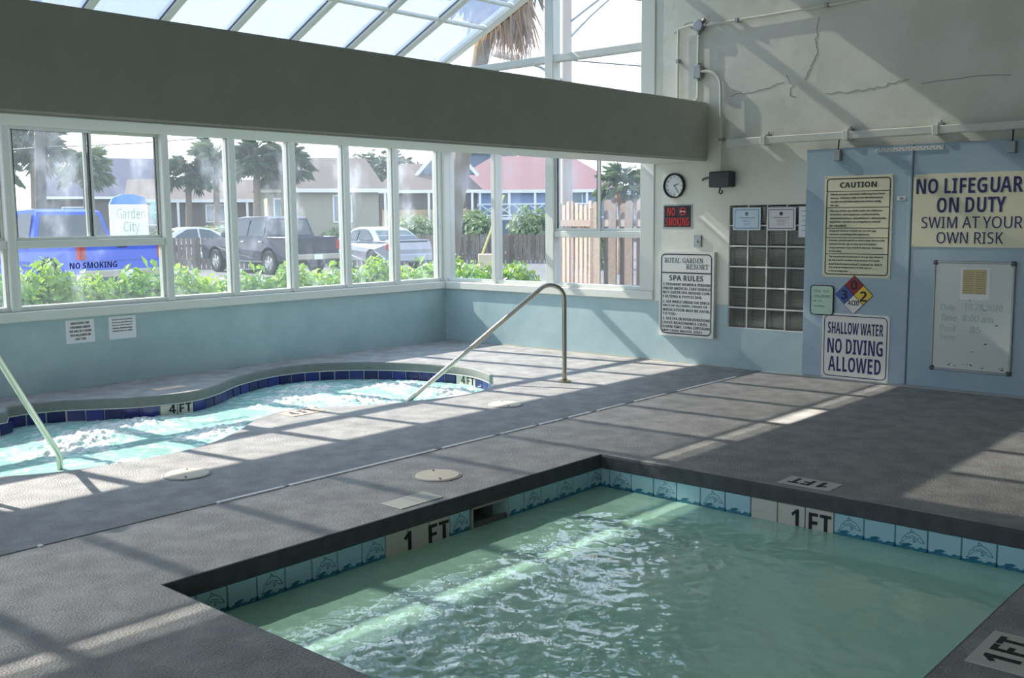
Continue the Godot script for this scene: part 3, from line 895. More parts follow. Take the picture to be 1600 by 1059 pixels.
func build_spa():
	var spa := spa_outline()
	var basin := thing("spa_basin", "free-form spa basin with a band of cobalt tiles", "spa", Vector3.ZERO, 0.0, "", "structure")
	var wall_line: PackedVector2Array = Geometry2D.offset_polygon(spa, 0.022)[0]
	var m := MB.new()
	var up := Transform3D(Basis(Vector3(1, 0, 0), Vector3(0, 0, 1), Vector3(0, 1, 0)), Vector3.ZERO)
	var rev := PackedVector2Array(wall_line)
	rev.reverse()
	m.rim(wall_line, -0.9, -0.083, up)
	flat_slab(m, [wall_line], -0.9)
	part(basin, "basin_shell", m, mats.spa_plaster)
	# tiles laid along the wall, one every 152 mm, with white grout between and a white bead on top
	var grout_line: PackedVector2Array = Geometry2D.offset_polygon(spa, 0.018)[0]
	m = MB.new()
	m.rim(grout_line, -0.25, -0.083, up)
	part(basin, "grout_backing", m, mats.grout)
	var n := spa.size()
	var pts := []
	for p in spa:
		pts.append(Vector3(p.x, -0.088, p.y))
	pts.append(pts[0])
	m = MB.new()
	m.tube(pts, 0.0045, 6, false)
	part(basin, "grout_bead", m, mats.grout)
	var tm := tile_mesh(0.146, 0.15, 0.012)
	var cobalt := [glazed("tile_cobalt", Color(0.10, 0.13, 0.42)), glazed("tile_cobalt_pale", Color(0.13, 0.18, 0.50)), glazed("tile_cobalt_deep", Color(0.07, 0.10, 0.36))]
	var white := glazed("tile_white", Color(0.80, 0.79, 0.75))
	var marked := 0
	var total := 0.0
	for i in n:
		total += spa[i].distance_to(spa[(i + 1) % n])
	var count := int(total / 0.152)
	var step := total / count
	var i := 0
	var done := 0.0
	var cw := 1.0 if Geometry2D.is_polygon_clockwise(spa) else -1.0
	for k in count:
		var want := (k + 0.5) * step
		while done + spa[i].distance_to(spa[(i + 1) % n]) < want:
			done += spa[i].distance_to(spa[(i + 1) % n])
			i += 1
		var a := spa[i]
		var b := spa[(i + 1) % n]
		var p := a.lerp(b, (want - done) / a.distance_to(b))
		var a2 := spa[(i + n - 1) % n]
		var b2 := spa[(i + 2) % n]
		var d := (b2 - a2).normalized()
		var inn := Vector3(d.y, 0, -d.x) * cw
		var along := Vector3.UP.cross(inn)
		var pos := Vector3(p.x, -0.168, p.y) - inn * 0.016
		var mark := (p.x < 1.3 and p.y > 4.12 and p.y < 4.12 + step * 2.03 - 0.0) or (p.y < 1.9 and p.x > 1.74 and p.x < 1.74 + step * 2.0)
		var tl := part(basin, "spa_tile", tm, white if mark else cobalt[(k * 7) % 3], Transform3D(Basis(along, Vector3.UP, inn), pos))
		if mark:
			marked += 1
			letters(tl, "4" if marked % 2 == 1 else "FT", Vector3(0.03 if marked % 2 == 1 else -0.004, 0.035, 0.012), 0.062 if marked % 2 == 1 else 0.115, 0.075, mats.ink, true, false, Basis(), "depth_mark")
	# water boiling over the jets; foam is where it churns
	var nz := FastNoiseLite.new()
	nz.seed = 21
	nz.frequency = 1.0
	nz.fractal_octaves = 4
	nz.domain_warp_enabled = true
	nz.domain_warp_amplitude = 0.3
	nz.domain_warp_frequency = 1.6
	var jets := [Vector2(1.15, 4.75), Vector2(0.85, 2.75), Vector2(1.4, 2.1), Vector2(2.1, 2.0), Vector2(1.6, 5.6), Vector2(2.4, 2.7), Vector2(1.9, 3.6), Vector2(1.2, 3.3), Vector2(2.6, 5.6), Vector2(1.5, 6.4), Vector2(1.7, 2.9), Vector2(2.0, 4.5), Vector2(1.25, 5.25)]
	var churn := func(x: float, z: float) -> float:
		var s := 0.0
		for q in jets:
			s += exp(-q.distance_squared_to(Vector2(x, z)) / 0.09)
		return clampf(s, 0.0, 1.2)
	var hf := func(x: float, z: float) -> float:
		var k: float = churn.call(x, z)
		var r := 1.0 - absf(nz.get_noise_2d(x * 5.0, z * 5.0)) * 2.0
		return -0.185 + (0.004 + 0.05 * k) * (0.5 * r + 0.5 * nz.get_noise_2d(x * 9.0 + 31.0, z * 9.0)) + 0.006 * nz.get_noise_2d(x * 20.0, z * 20.0 + 9.0) * (0.3 + k)
	var tint := func(x: float, z: float, _y: float) -> Color:
		var k: float = churn.call(x, z)
		var f := nz.get_noise_2d(x * 3.6 + 3.0, z * 3.6 + 50.0) * 0.9 + nz.get_noise_2d(x * 14.0, z * 14.0) * 0.55
		var foam := clampf((f + k * 0.8 - 0.16) * 1.9, 0.0, 1.0)
		var c := Color(0.36, 0.62, 0.56).lerp(Color(0.74, 0.78, 0.76), foam)
		c.a = lerpf(0.80, 0.97, foam)
		return c
	var keep := func(x: float, z: float) -> bool: return Geometry2D.is_point_in_polygon(Vector2(x, z), grout_line)
	var wm := sheet(0.35, 1.55, 3.15, 7.05, 0.016, hf, keep, tint)
	var w := mat("spa_water", Color.WHITE, 0.12)
	w.vertex_color_use_as_albedo = true
	w.metallic_specular = 0.35
	w.transparency = BaseMaterial3D.TRANSPARENCY_ALPHA
	single("spa_water", "foaming turquoise water boiling in the free-form spa", "water", wm, w, Transform3D(), "", "stuff")

func marker(called: String, label: String, c: Vector3, w: float, h: float, right: Vector3, up: Vector3, s: String, plate: Material, ink: Material, group := ""):
	var b := Basis(right, up, right.cross(up))
	var t := thing(called, label, "depth marker", c, 0.0, group)
	t.basis = b
	var m := MB.new()
	m.box(Vector3(0, 0, 0.002), Vector3(w, h, 0.004), 0.0015)
	part(t, "plate", m, plate)
	if s != "":
		var q := s.split(" ")
		letters(t, q[0], Vector3(-w * 0.27, 0, 0.004), h * 0.30, h * 0.62, ink)
		letters(t, q[1], Vector3(w * 0.16, 0, 0.004), w * 0.42, h * 0.62, ink)
	else:
		m = MB.new()
		m.box(Vector3(0, 0, 0.0042), Vector3(0.003, h * 0.9, 0.0006))
		part(t, "seam", m, mats.faded_ink)

func lid(label: String, c: Vector3, m: Material):
	var t := thing("skimmer_lid", label, "access lid", c, 0.0)
	var mb := MB.new()
	mb.lathe([Vector2(0.145, 0.0), Vector2(0.145, 0.005), Vector2(0.136, 0.007), Vector2(0.134, 0.003)], 36)
	part(t, "collar", mb, mats.lid_grey)
	mb = MB.new()
	mb.lathe([Vector2(0.131, 0.001), Vector2(0.131, 0.006), Vector2(0.128, 0.008), Vector2(0.0, 0.009)], 36)
	part(t, "cover", mb, m)
	for a in [0.6, 3.7]:
		mb = MB.new()
		mb.box(Vector3(cos(a) * 0.1, 0.0085, sin(a) * 0.1), Vector3(0.03, 0.002, 0.012), 0.0, Basis(Vector3.UP, -a))
		part(t, "finger_slot", mb, mat("slot", Color(0.35, 0.27, 0.22), 0.8))

func handrail(label: String, base: Vector3, end: Vector3, top: float, bend: float, dip := 0.0):
	# a post with a flange, bent over and running down to the water in one sweep
	var t := thing("handrail", label, "handrail", base, 0.0)
	var e := end - base
	var flat := Vector3(e.x, 0, e.z).normalized()
	var pts := [Vector3.ZERO, Vector3(0, top - bend * 1.35, 0)]
	var dn := (e - Vector3(0, top - 0.03, 0)).normalized()
	# arc from straight up to the down-sloping run
	var ang := Vector3.UP.angle_to(dn)
	var c := Vector3(0, top - bend * 1.05, 0) + flat * bend
	for k in 11:
		var a := ang * k / 10.0
		pts.append(c + (-flat * cos(a) + Vector3.UP * sin(a)) * bend)
	pts.append(e)
	if dip > 0.0:
		# the foot of the rail turns down into the water
		pts[pts.size() - 1] = e - dn * 0.05
		pts.append(e + Vector3(0, -0.012, 0))
		pts.append(e + flat * 0.012 + Vector3(0, -0.05, 0))
		pts.append(e + flat * 0.012 + Vector3(0, -dip, 0))
	var m := MB.new()
	m.tube(pts, 0.021, 14)
	part(t, "tube", m, mats.steel)
	m = MB.new()
	m.lathe([Vector2(0.062, 0.0), Vector2(0.062, 0.006), Vector2(0.05, 0.014), Vector2(0.026, 0.02), Vector2(0.022, 0.03)], 24)
	part(t, "flange", m, mat("brass_flange", Color(0.66, 0.60, 0.47), 0.35, 0.9))

func build_deck_fittings():
	var R := Vector3.RIGHT
	var Z := Vector3.BACK
	marker("depth_marker", "white 1 FT depth plate set upside down beside the back pool edge", Vector3(6.605, 0, 3.668), 0.31, 0.18, -R, Z, "1 FT", mats.marker_plate, mats.ink)
	marker("depth_marker", "white 1 FT depth plate on the right-hand pool edge", Vector3(8.12, 0, 5.335), 0.33, 0.19, -Z, -R, "1 FT", mats.marker_plate, mats.ink)
	marker("depth_marker", "worn blank grey tile pair on the deck beside the skimmer", Vector3(5.13, 0, 5.345), 0.31, 0.165, -Z, -R, "", mats.marker_plate, mats.ink)
	marker("depth_marker", "worn 4 FT depth plate on the narrow waist of the spa deck", Vector3(2.60, 0, 4.175), 0.31, 0.20, -Z, -R, "4 FT", mat("cream_plate", Color(0.84, 0.74, 0.66), 0.7), mats.faded_ink)
	marker("depth_marker", "small worn cream plate between spa and low window wall", Vector3(0.70, 0, 4.22), 0.30, 0.12, -Z, -R, "", mat("cream_plate", Color(0.84, 0.74, 0.66), 0.7), mats.faded_ink)
	lid("round lid on the spa deck nearest the pale grab rail", Vector3(3.672, 0, 5.82), mats.lid_cream)
	lid("round lid between the expansion joint and the wading pool", Vector3(4.849, 0, 4.887), mats.lid_cream)
	lid("round lid near the foot of the bent grab rail", Vector3(3.624, 0, 2.918), mats.lid_cream)
	handrail("bent steel grab rail with brass flange at the spa steps", Vector3(3.266, 0, 1.703), Vector3(2.08, -0.26, 2.70), 0.90, 0.13)
	handrail("pale steel grab rail rising out of the foaming spa water", Vector3(3.33, 0, 6.85), Vector3(2.22, -0.07, 5.93), 0.90, 0.13, 0.3)

# ---------------------------------------------------------------- back wall fittings
func board(t: Node, w: float, h: float, th: float, m: Material, r := 0.0, called := "panel") -> MeshInstance3D:
	var mb := MB.new()
	if r > 0.0:
		mb.prism(round_rect(w, h, r), 0.0, th)
	else:
		mb.box(Vector3(0, 0, th * 0.5), Vector3(w, h, th), minf(0.0015, th * 0.3))
	return part(t, called, mb, m)

func screws(t: Node, w: float, h: float, z: float, inset := 0.012):
	for sx in [-1, 1]:
		for sy in [-1, 1]:
			var mb := MB.new()
			mb.lathe([Vector2(0.006, 0), Vector2(0.006, 0.002), Vector2(0.0, 0.004)], 8, Transform3D(Basis(Vector3.RIGHT, PI / 2), Vector3(sx * (w / 2 - inset), sy * (h / 2 - inset), z)))
			part(t, "screw", mb, mats.galvanised)

func text_block(t: Node, lines: Array, x: float, y: float, h: float, pitch: float, wmax: float, m: Material, bold := false):
	for k in lines.size():
		if lines[k] == "": continue
		letters(t, lines[k], Vector3(x, y - pitch * k, 0), wmax, h, m, bold, false, Basis(), "text_line", true)

func build_signs():
	var Z := 0.084      # face of the doors
	var t: Node3D
	# ---- caution notice
	t = thing("caution_sign", "cream CAUTION notice with ruled paragraphs on the blue door", "sign", Vector3(5.317, 1.40, Z))
	board(t, 0.625, 0.905, 0.005, mats.sign_cream, 0.006)
	part(t, "border", frame_line(0.585, 0.865, 0.03, 0.009, 0.005, 0.0062), mats.ink)
	screws(t, 0.625, 0.905, 0.005)
	letters(t, "CAUTION", Vector3(0, 0.372, 0.005), 0.335, 0.048, mats.ink)
	for y in [0.315, 0.172, -0.012, -0.098, -0.243]:
		var mb := MB.new()
		mb.box(Vector3(0, y, 0.0054), Vector3(0.575, 0.006, 0.0012))
		part(t, "rule", mb, mats.ink)
	var blocks := [[0.288, ["Elderly persons and those suffering from heart", "disease, diabetes, high or low blood pressure", "should consult their physician before using", "the spa."]], [0.140, ["The use of this spa while under the influence", "of alcohol, anticoagulants, antihistamines,", "vasoconstrictors, vasodilators, stimulants,", "hypnotics, narcotics or tranquilizers should", "be avoided."]], [-0.038, ["Pregnant women should not use the spa", "without consulting their physician."]], [-0.124, ["Persons should spend no more than fifteen (15)", "minutes in the spa at any one (1) session.", "Long exposure may result in nausea, dizziness", "or fainting."]], [-0.270, ["The maximum temperature of any spa allowed", "by the South Carolina Department of Health", "and Environmental Control is 104 F.", "The actual temperature of this spa at ______", "o'clock today was ______"]]]
	for b in blocks:
		var g := Node3D.new()
		g.name = "paragraph"
		t.add_child(g, true)
		g.position.z = 0.005
		text_block(g, b[1], -0.255, b[0], 0.020, 0.0325, 0.52, mats.ink, true)
	# ---- no lifeguard
	t = thing("lifeguard_sign", "wide cream NO LIFEGUARD ON DUTY sign with navy letters", "sign", Vector3(6.305, 1.535, Z))
	board(t, 1.0, 0.615, 0.005, mats.sign_cream)
	letters(t, "NO LIFEGUARD", Vector3(-0.01, 0.205, 0.005), 0.93, 0.125, mats.navy)
	letters(t, "ON DUTY", Vector3(-0.025, 0.045, 0.005), 0.545, 0.125, mats.navy)
	letters(t, "SWIM AT YOUR", Vector3(-0.02, -0.100, 0.005), 0.80, 0.095, mats.navy, false)
	letters(t, "OWN RISK", Vector3(-0.025, -0.228, 0.005), 0.53, 0.095, mats.navy, false)
	screws(t, 1.0, 0.615, 0.005)
	# ---- shallow water
	t = thing("shallow_water_sign", "white SHALLOW WATER NO DIVING ALLOWED sign low on the door", "sign", Vector3(5.330, 0.318, Z))
	board(t, 0.625, 0.600, 0.005, mats.sign_white, 0.006)
	part(t, "border", frame_line(0.590, 0.562, 0.045, 0.008, 0.005, 0.0062), mats.navy)
	letters(t, "SHALLOW WATER", Vector3(0, 0.165, 0.005), 0.515, 0.105, mats.navy)
	letters(t, "NO DIVING", Vector3(0, 0.0, 0.005), 0.515, 0.135, mats.navy)
	letters(t, "ALLOWED", Vector3(0, -0.165, 0.005), 0.49, 0.135, mats.navy)
	screws(t, 0.625, 0.600, 0.005)
	# ---- hazard diamond
	t = thing("hazard_diamond", "four-coloured hazard diamond reading 3 0 2 ACID", "sign", Vector3(5.308, 0.790, Z + 0.006))
	var s := 0.1245
	var rot := Basis(Vector3.BACK, PI / 4)
	for q in [[-1, 1, "blue", Color(0.22, 0.33, 0.62)], [1, 1, "red", Color(0.55, 0.12, 0.16)], [1, -1, "yellow", Color(0.88, 0.74, 0.22)], [-1, -1, "white", Color(0.86, 0.86, 0.84)]]:
		var mb := MB.new()
		var qx: float = q[0] * s * 0.5
		var qy: float = q[1] * s * 0.5
		mb.box(rot * Vector3(qx, qy, 0.001), Vector3(s - 0.006, s - 0.006, 0.003), 0.0, rot)
		part(t, q[2] + "_field", mb, mat("hazard_" + q[2], q[3], 0.5))
	var mbk := MB.new()
	mbk.box(Vector3(0, 0, -0.001), Vector3(s * 2, s * 2, 0.002), 0.0, rot)
	part(t, "backing", mbk, mats.ink)
	letters(t, "3", Vector3(-0.088, 0.0, 0.0025), 0.055, 0.085, mats.ink)
	letters(t, "0", Vector3(0, 0.088, 0.0025), 0.06, 0.085, mats.ink)
	letters(t, "2", Vector3(0.090, -0.01, 0.0025), 0.062, 0.092, mats.ink)
	letters(t, "ACID", Vector3(0, -0.072, 0.0025), 0.105, 0.042, mats.ink)
	# ---- small green board with faint marker writing
	t = thing("memo_board", "small pale green memo board with rounded black edge", "board", Vector3(5.010, 0.730, Z + 0.007))
	board(t, 0.222, 0.272, 0.008, mat("memo_green", Color(0.70, 0.82, 0.74), 0.35), 0.03)
	part(t, "border", frame_line(0.226, 0.276, 0.032, 0.008, 0.0, 0.011), mats.ink)
	text_block(t, ["SPA  102", "CHLORINE", "ph 7.4", "Tuesday"], -0.078, 0.082, 0.026, 0.046, 0.16, mat("green_marker", Color(0.42, 0.60, 0.52), 0.7))
	for c in t.get_children():
		if str(c.name).begins_with("text_line"): c.position.z += 0.008
	# ---- whiteboard
	t = thing("whiteboard", "silver framed whiteboard with faint green date and pool temperature", "whiteboard", Vector3(6.328, 0.648, Z))
	board(t, 0.63, 0.915, 0.012, mat("enamel", Color(0.80, 0.83, 0.82), 0.18))
	for r in [[0, 0.4555, 0.60, 0.020], [0, -0.4555, 0.60, 0.020], [-0.314, 0, 0.020, 0.87], [0.314, 0, 0.020, 0.87]]:
		var mb := MB.new()
		mb.box(Vector3(r[0], r[1], 0.009), Vector3(r[2], r[3], 0.018), 0.004)
		part(t, "frame_rail", mb, mats.galvanised)
	for sx in [-1, 1]:
		for sy in [-1, 1]:
			var mb := MB.new()
			mb.box(Vector3(sx * 0.308, sy * 0.45, 0.010), Vector3(0.042, 0.042, 0.024), 0.009)
			part(t, "corner_cap", mb, mat("cap_grey", Color(0.32, 0.34, 0.35), 0.5))
	var gm := mat("faint_marker", Color(0.64, 0.77, 0.73), 0.5)
	var writing := [["Date", -0.25, 0.045, 0.12], ["10.28.2020", -0.06, 0.055, 0.30], ["Time", -0.25, -0.045, 0.13], ["8:00 am", -0.07, -0.04, 0.24], ["Pool", -0.25, -0.135, 0.12], ["85", -0.01, -0.135, 0.09], ["Temp", -0.25, -0.215, 0.13]]
	for w in writing:
		letters(t, w[0], Vector3(w[1] + w[3] * 0.5, w[2] + 0.03, 0.012), w[3], 0.055, gm, false, false, Basis(), "marker_writing")
	for k in 16:
		var mb := MB.new()
		var p := Vector3(rng.randf_range(-0.2, 0.28), rng.randf_range(-0.435, -0.40), 0.0122) if k > 4 else Vector3([0.10, 0.02, -0.02, 0.20, 0.12][k], [0.06, -0.29, 0.14, -0.06, -0.22][k], 0.0122)
		mb.box(p, Vector3(rng.randf_range(0.006, 0.025), rng.randf_range(0.004, 0.009), 0.0008), 0.0, Basis(Vector3.BACK, rng.randf_range(-0.6, 0.6)))
		part(t, "worn_spot", mb, mats.ink)
	t = thing("taped_notice", "yellowed notice sheet taped on the whiteboard", "paper", Vector3(6.345, 0.925, Z + 0.0125))
	board(t, 0.235, 0.265, 0.001, mats.paper, 0.0, "sheet")
	var mb2 := MB.new()
	mb2.box(Vector3(-0.005, 0.018, 0.0014), Vector3(0.19, 0.205, 0.0008))
	part(t, "yellowed_print", mb2, mat("yellowed", Color(0.78, 0.72, 0.56), 0.8))
	for k in 10:
		for c in 2:
			var mb := MB.new()
			mb.box(Vector3(-0.052 + c * 0.095, 0.098 - k * 0.019, 0.0019), Vector3(0.075, 0.004, 0.0004))
			part(t, "print_line", mb, mat("old_print", Color(0.52, 0.47, 0.36), 0.8))
	# ---- small plaque on the door
	t = thing("door_plaque", "tiny white number plaque on the door meeting edge", "plaque", Vector3(5.703, 1.643, Z))
	board(t, 0.075, 0.034, 0.003, mats.sign_white)
	letters(t, "10", Vector3(0, 0, 0.003), 0.03, 0.02, mats.ink)
	# ---- spa rules board on the plaster
	t = thing("spa_rules_board", "thick white routed SPA RULES board below the no smoking sign", "sign", Vector3(3.525, 0.715, 0.0))
	board(t, 0.645, 0.87, 0.045, mats.sign_white, 0.008)
	var dk := mat("routed_grey", Color(0.22, 0.26, 0.30), 0.7)
	part(t, "border", frame_line(0.600, 0.825, 0.05, 0.012, 0.045, 0.0465), dk)
	var mb3 := MB.new()
	mb3.box(Vector3(0, 0.218, 0.0457), Vector3(0.585, 0.014, 0.0015))
	part(t, "rule", mb3, dk)
	letters(t, "ROYAL GARDEN", Vector3(-0.03, 0.345, 0.045), 0.46, 0.050, dk, false, true)
	letters(t, "RESORT", Vector3(0.13, 0.283, 0.045), 0.26, 0.050, dk, false, true)
	letters(t, "SPA RULES", Vector3(0.0, 0.165, 0.045), 0.40, 0.055, dk)
	for b in [[0.100, ["1. PREGNANT WOMEN & PERSONS", "    UNDER MEDICAL CARE SHOULD", "    NOT ENTER SPA BEFORE CON-", "    SULTING A PHYSICIAN."]], [-0.080, ["2. USE WHILE UNDER THE INFLU-", "    ENCE OF ALCOHOL, DRUGS OR", "    MEDICATION MAY BE FATAL", "    TO YOU."]], [-0.255, ["3. USE SPA IN HOUR DURATIONS", "    LEAVE REASONABLE COOL", "    DOWN TIME. LONG EXPOSURE", "    MAY CAUSE NAUSEA, DIZZI-"]]]:
		var g := Node3D.new()
		g.name = "rule_text"
		t.add_child(g, true)
		g.position.z = 0.045
		text_block(g, b[1], -0.275, b[0], 0.027, 0.042, 0.56, dk, true)
	# ---- no smoking
	t = thing("no_smoking_sign", "black NO SMOKING sign with red letters under the clock", "sign", Vector3(3.390, 1.507, 0.0))
	board(t, 0.355, 0.245, 0.004, mat("sign_edge", Color(0.66, 0.67, 0.66), 0.5))
	mb3 = MB.new()
	mb3.box(Vector3(0, 0, 0.0045), Vector3(0.318, 0.215, 0.0015))
	part(t, "black_field", mb3, mats.ink)
	var rd := mat("sign_red", Color(0.78, 0.13, 0.11), 0.5)
	letters(t, "NO", Vector3(-0.075, 0.048, 0.005), 0.095, 0.080, rd)
	letters(t, "SMOKING", Vector3(0, -0.055, 0.005), 0.275, 0.082, rd)
	part(t, "ban_ring", frame_line(0.082, 0.082, 0.0405, 0.010, 0.005, 0.0065), rd, Transform3D(Basis(), Vector3(0.062, 0.05, 0)))
	mb3 = MB.new()
	mb3.box(Vector3(0.062, 0.048, 0.0058), Vector3(0.055, 0.012, 0.0012))
	part(t, "cigarette", mb3, mats.sign_white)
	mb3 = MB.new()
	mb3.box(Vector3(0.062, 0.05, 0.0066), Vector3(0.075, 0.009, 0.0008), 0.0, Basis(Vector3.BACK, -0.7))
	part(t, "ban_bar", mb3, rd)
	# ---- certificates taped on the glass blocks
	for q in [[4.178, 1.475, "framed blue certificate sheet on the glass blocks, nearest the light switch", Color(0.80, 0.88, 0.93), Color(0.35, 0.48, 0.62)], [4.540, 1.474, "certificate sheet with dark border on the glass blocks", Color(0.86, 0.86, 0.88), Color(0.20, 0.22, 0.25)]]:
		t = thing("certificate", q[2], "paper", Vector3(q[0], q[1], 0.005))
		board(t, 0.30, 0.217, 0.002, mat("cert%d" % int(q[0] * 100), q[3], 0.6), 0.0, "sheet")
		var im := mat("certink%d" % int(q[0] * 100), q[4], 0.6)
		part(t, "border", frame_line(0.262, 0.182, 0.004, 0.006, 0.002, 0.0028), im)
		letters(t, "CERTIFICATE", Vector3(0, 0.012, 0.002), 0.17, 0.010, im, false, true)
		mb3 = MB.new()
		mb3.lathe([Vector2(0.018, 0), Vector2(0.018, 0.001), Vector2(0, 0.001)], 14, Transform3D(Basis(Vector3.RIGHT, PI / 2), Vector3(0, 0.05, 0.002)))
		part(t, "seal", mb3, im)
		for k in 4:
			mb3 = MB.new()
			mb3.box(Vector3(0, -0.012 - k * 0.015, 0.0022), Vector3(0.10 - 0.012 * k, 0.003, 0.0005))
			part(t, "print_line", mb3, im)
	t = thing("paper_list", "narrow white paper list tucked behind the door edge", "paper", Vector3(4.79, 1.445, 0.005))
	board(t, 0.14, 0.285, 0.001, mats.paper, 0.0, "sheet")
	for k in 5:
		mb3 = MB.new()
		mb3.box(Vector3(-0.02, 0.10 - k * 0.045, 0.0014), Vector3(0.05, 0.004, 0.0005))
		part(t, "print_line", mb3, mats.faded_ink)

func build_doors():
	var m: MB
	for d in [[4.822, 5.795, "door_1", "pale blue sliding door leaf carrying the caution notice"], [5.801, 6.86, "door_2", "pale blue sliding door leaf carrying the whiteboard"]]:
		var t := thing(d[2], d[3], "door", Vector3.ZERO, 0.0, "", "structure")
		m = MB.new()
		m.span(Vector3(d[0], 0.022, 0.046), Vector3(d[1], 2.098, 0.084), 0.003)
		part(t, "leaf", m, mats.door_blue)
	# cover strip where the leaves meet
	m = MB.new()
	m.span(Vector3(5.765, 0.03, 0.084), Vector3(5.79, 2.09, 0.090), 0.002)
	part(get_node("door_1"), "cover_strip", m, mats.door_blue)
	# metal strip added where there is only the shaded gap under the leaves
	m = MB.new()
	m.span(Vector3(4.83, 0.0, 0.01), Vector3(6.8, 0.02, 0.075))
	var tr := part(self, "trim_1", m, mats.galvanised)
	tag(tr, "metal strip added in the gap under the sliding doors", "door track", "", "structure")
	# overhead track with its wall brackets and hangers
	var t2 := thing("door_track", "long white overhead track of the sliding doors", "door track", Vector3(0, 0, 0))
	m = MB.new()
	m.span(Vector3(3.99, 2.175, 0.045), Vector3(7.9, 2.245, 0.105), 0.008)
	part(t2, "rail", m, mats.white_paint)
	for x in [4.384, 5.19, 5.975, 6.78, 7.5]:
		m = MB.new()
		m.span(Vector3(x - 0.026, 2.165, 0.0), Vector3(x + 0.026, 2.252, 0.112), 0.004)
		part(t2, "bracket", m, mats.white_paint)
		m = MB.new()
		m.span(Vector3(x + 0.0, 2.25, 0.0), Vector3(x + 0.04, 2.272, 0.06), 0.004)
		m.tube([Vector3(x + 0.02, 2.27, 0.03), Vector3(x + 0.02, 2.29, 0.03)], 0.008, 6)
		part(t2, "bracket_bolt", m, mats.galvanised)
	for x in [5.122, 5.64, 6.03, 6.58]:
		if x > 5.2 and x < 6.5: continue
		m = MB.new()
		m.tube([Vector3(x, 2.18, 0.075), Vector3(x, 2.07, 0.088)], 0.006, 8)
		part(t2, "hanger_rod", m, mats.dark)
		m = MB.new()
		m.span(Vector3(x - 0.034, 1.985, 0.084), Vector3(x + 0.034, 2.085, 0.118), 0.008)
		part(t2, "hanger", m, mats.galvanised)
	# perforated strap screwed across both leaves
	t2 = thing("perforated_strap", "white perforated strap across the tops of both doors", "strap", Vector3(5.755, 2.062, 0.084))
	m = MB.new()
	m.box(Vector3(0, 0, 0.004), Vector3(0.575, 0.034, 0.008), 0.001)
	part(t2, "strap", m, mats.white_paint)
	for k in 22:
		m = MB.new()
		m.lathe([Vector2(0.0045, 0.0), Vector2(0.0045, 0.001), Vector2(0, 0.001)], 8, Transform3D(Basis(Vector3.RIGHT, PI / 2), Vector3(-0.272 + k * 0.026, 0.006 * (1 if k % 2 else -1), 0.008)))
		part(t2, "hole", m, mats.dark)

func build_glass_blocks():
	var t := thing("window_3", "panel of ribbed glass blocks beside the sliding door", "window", Vector3.ZERO, 0.0, "", "structure")
	var m := MB.new()
	m.span(Vector3(3.985, 0.405, -0.12), Vector3(5.0, 1.614, -0.1))
	part(t, "backing", m, mat("block_back", Color(0.42, 0.42, 0.39), 0.8))
	# mortar grid
	for r in 7:
		m = MB.new()
		var y := 0.405 + r * 0.2015
		m.span(Vector3(3.985, y - 0.007, -0.10), Vector3(5.0, y + 0.007, -0.004), 0.002)
		part(t, "mortar_bed", m, mats.grout)
	for c in 6:
		m = MB.new()
		var x := 3.985 + c * 0.203
		m.span(Vector3(x - 0.007, 0.405, -0.10), Vector3(x + 0.007, 1.614, -0.005), 0.002)
		part(t, "mortar_joint", m, mats.grout)
	# one block: pillowed face with ribs pressed inside
	var g := mat("block_glass", Color(0.50, 0.50, 0.46, 0.25), 0.05)
	g.transparency = BaseMaterial3D.TRANSPARENCY_ALPHA
	var ribs := mat("block_rib", Color(0.62, 0.62, 0.57), 0.2)
	m = MB.new()
	m.box(Vector3.ZERO, Vector3(0.188, 0.187, 0.07), 0.016)
	var face := m.done()
	var variants := []
	for v in 2:
		m = MB.new()
		for k in 9:
			var o := -0.072 + k * 0.018
			if v == 0: m.box(Vector3(o, 0, 0), Vector3(0.009, 0.16, 0.012), 0.003)
			else: m.box(Vector3(0, o, 0), Vector3(0.16, 0.009, 0.012), 0.003)
		variants.append(m.done())
	for r in 6:
		for c in 5:
			var b := part(t, "glass_block", face, g, Transform3D(Basis(), Vector3(4.0865 + c * 0.203, 0.5058 + r * 0.2015, -0.047)))
			part(b, "ribbing", variants[(r * 3 + c * 5 + r * c) % 2], ribs, Transform3D(Basis(), Vector3(0, 0, -0.045)), "", "stuff")

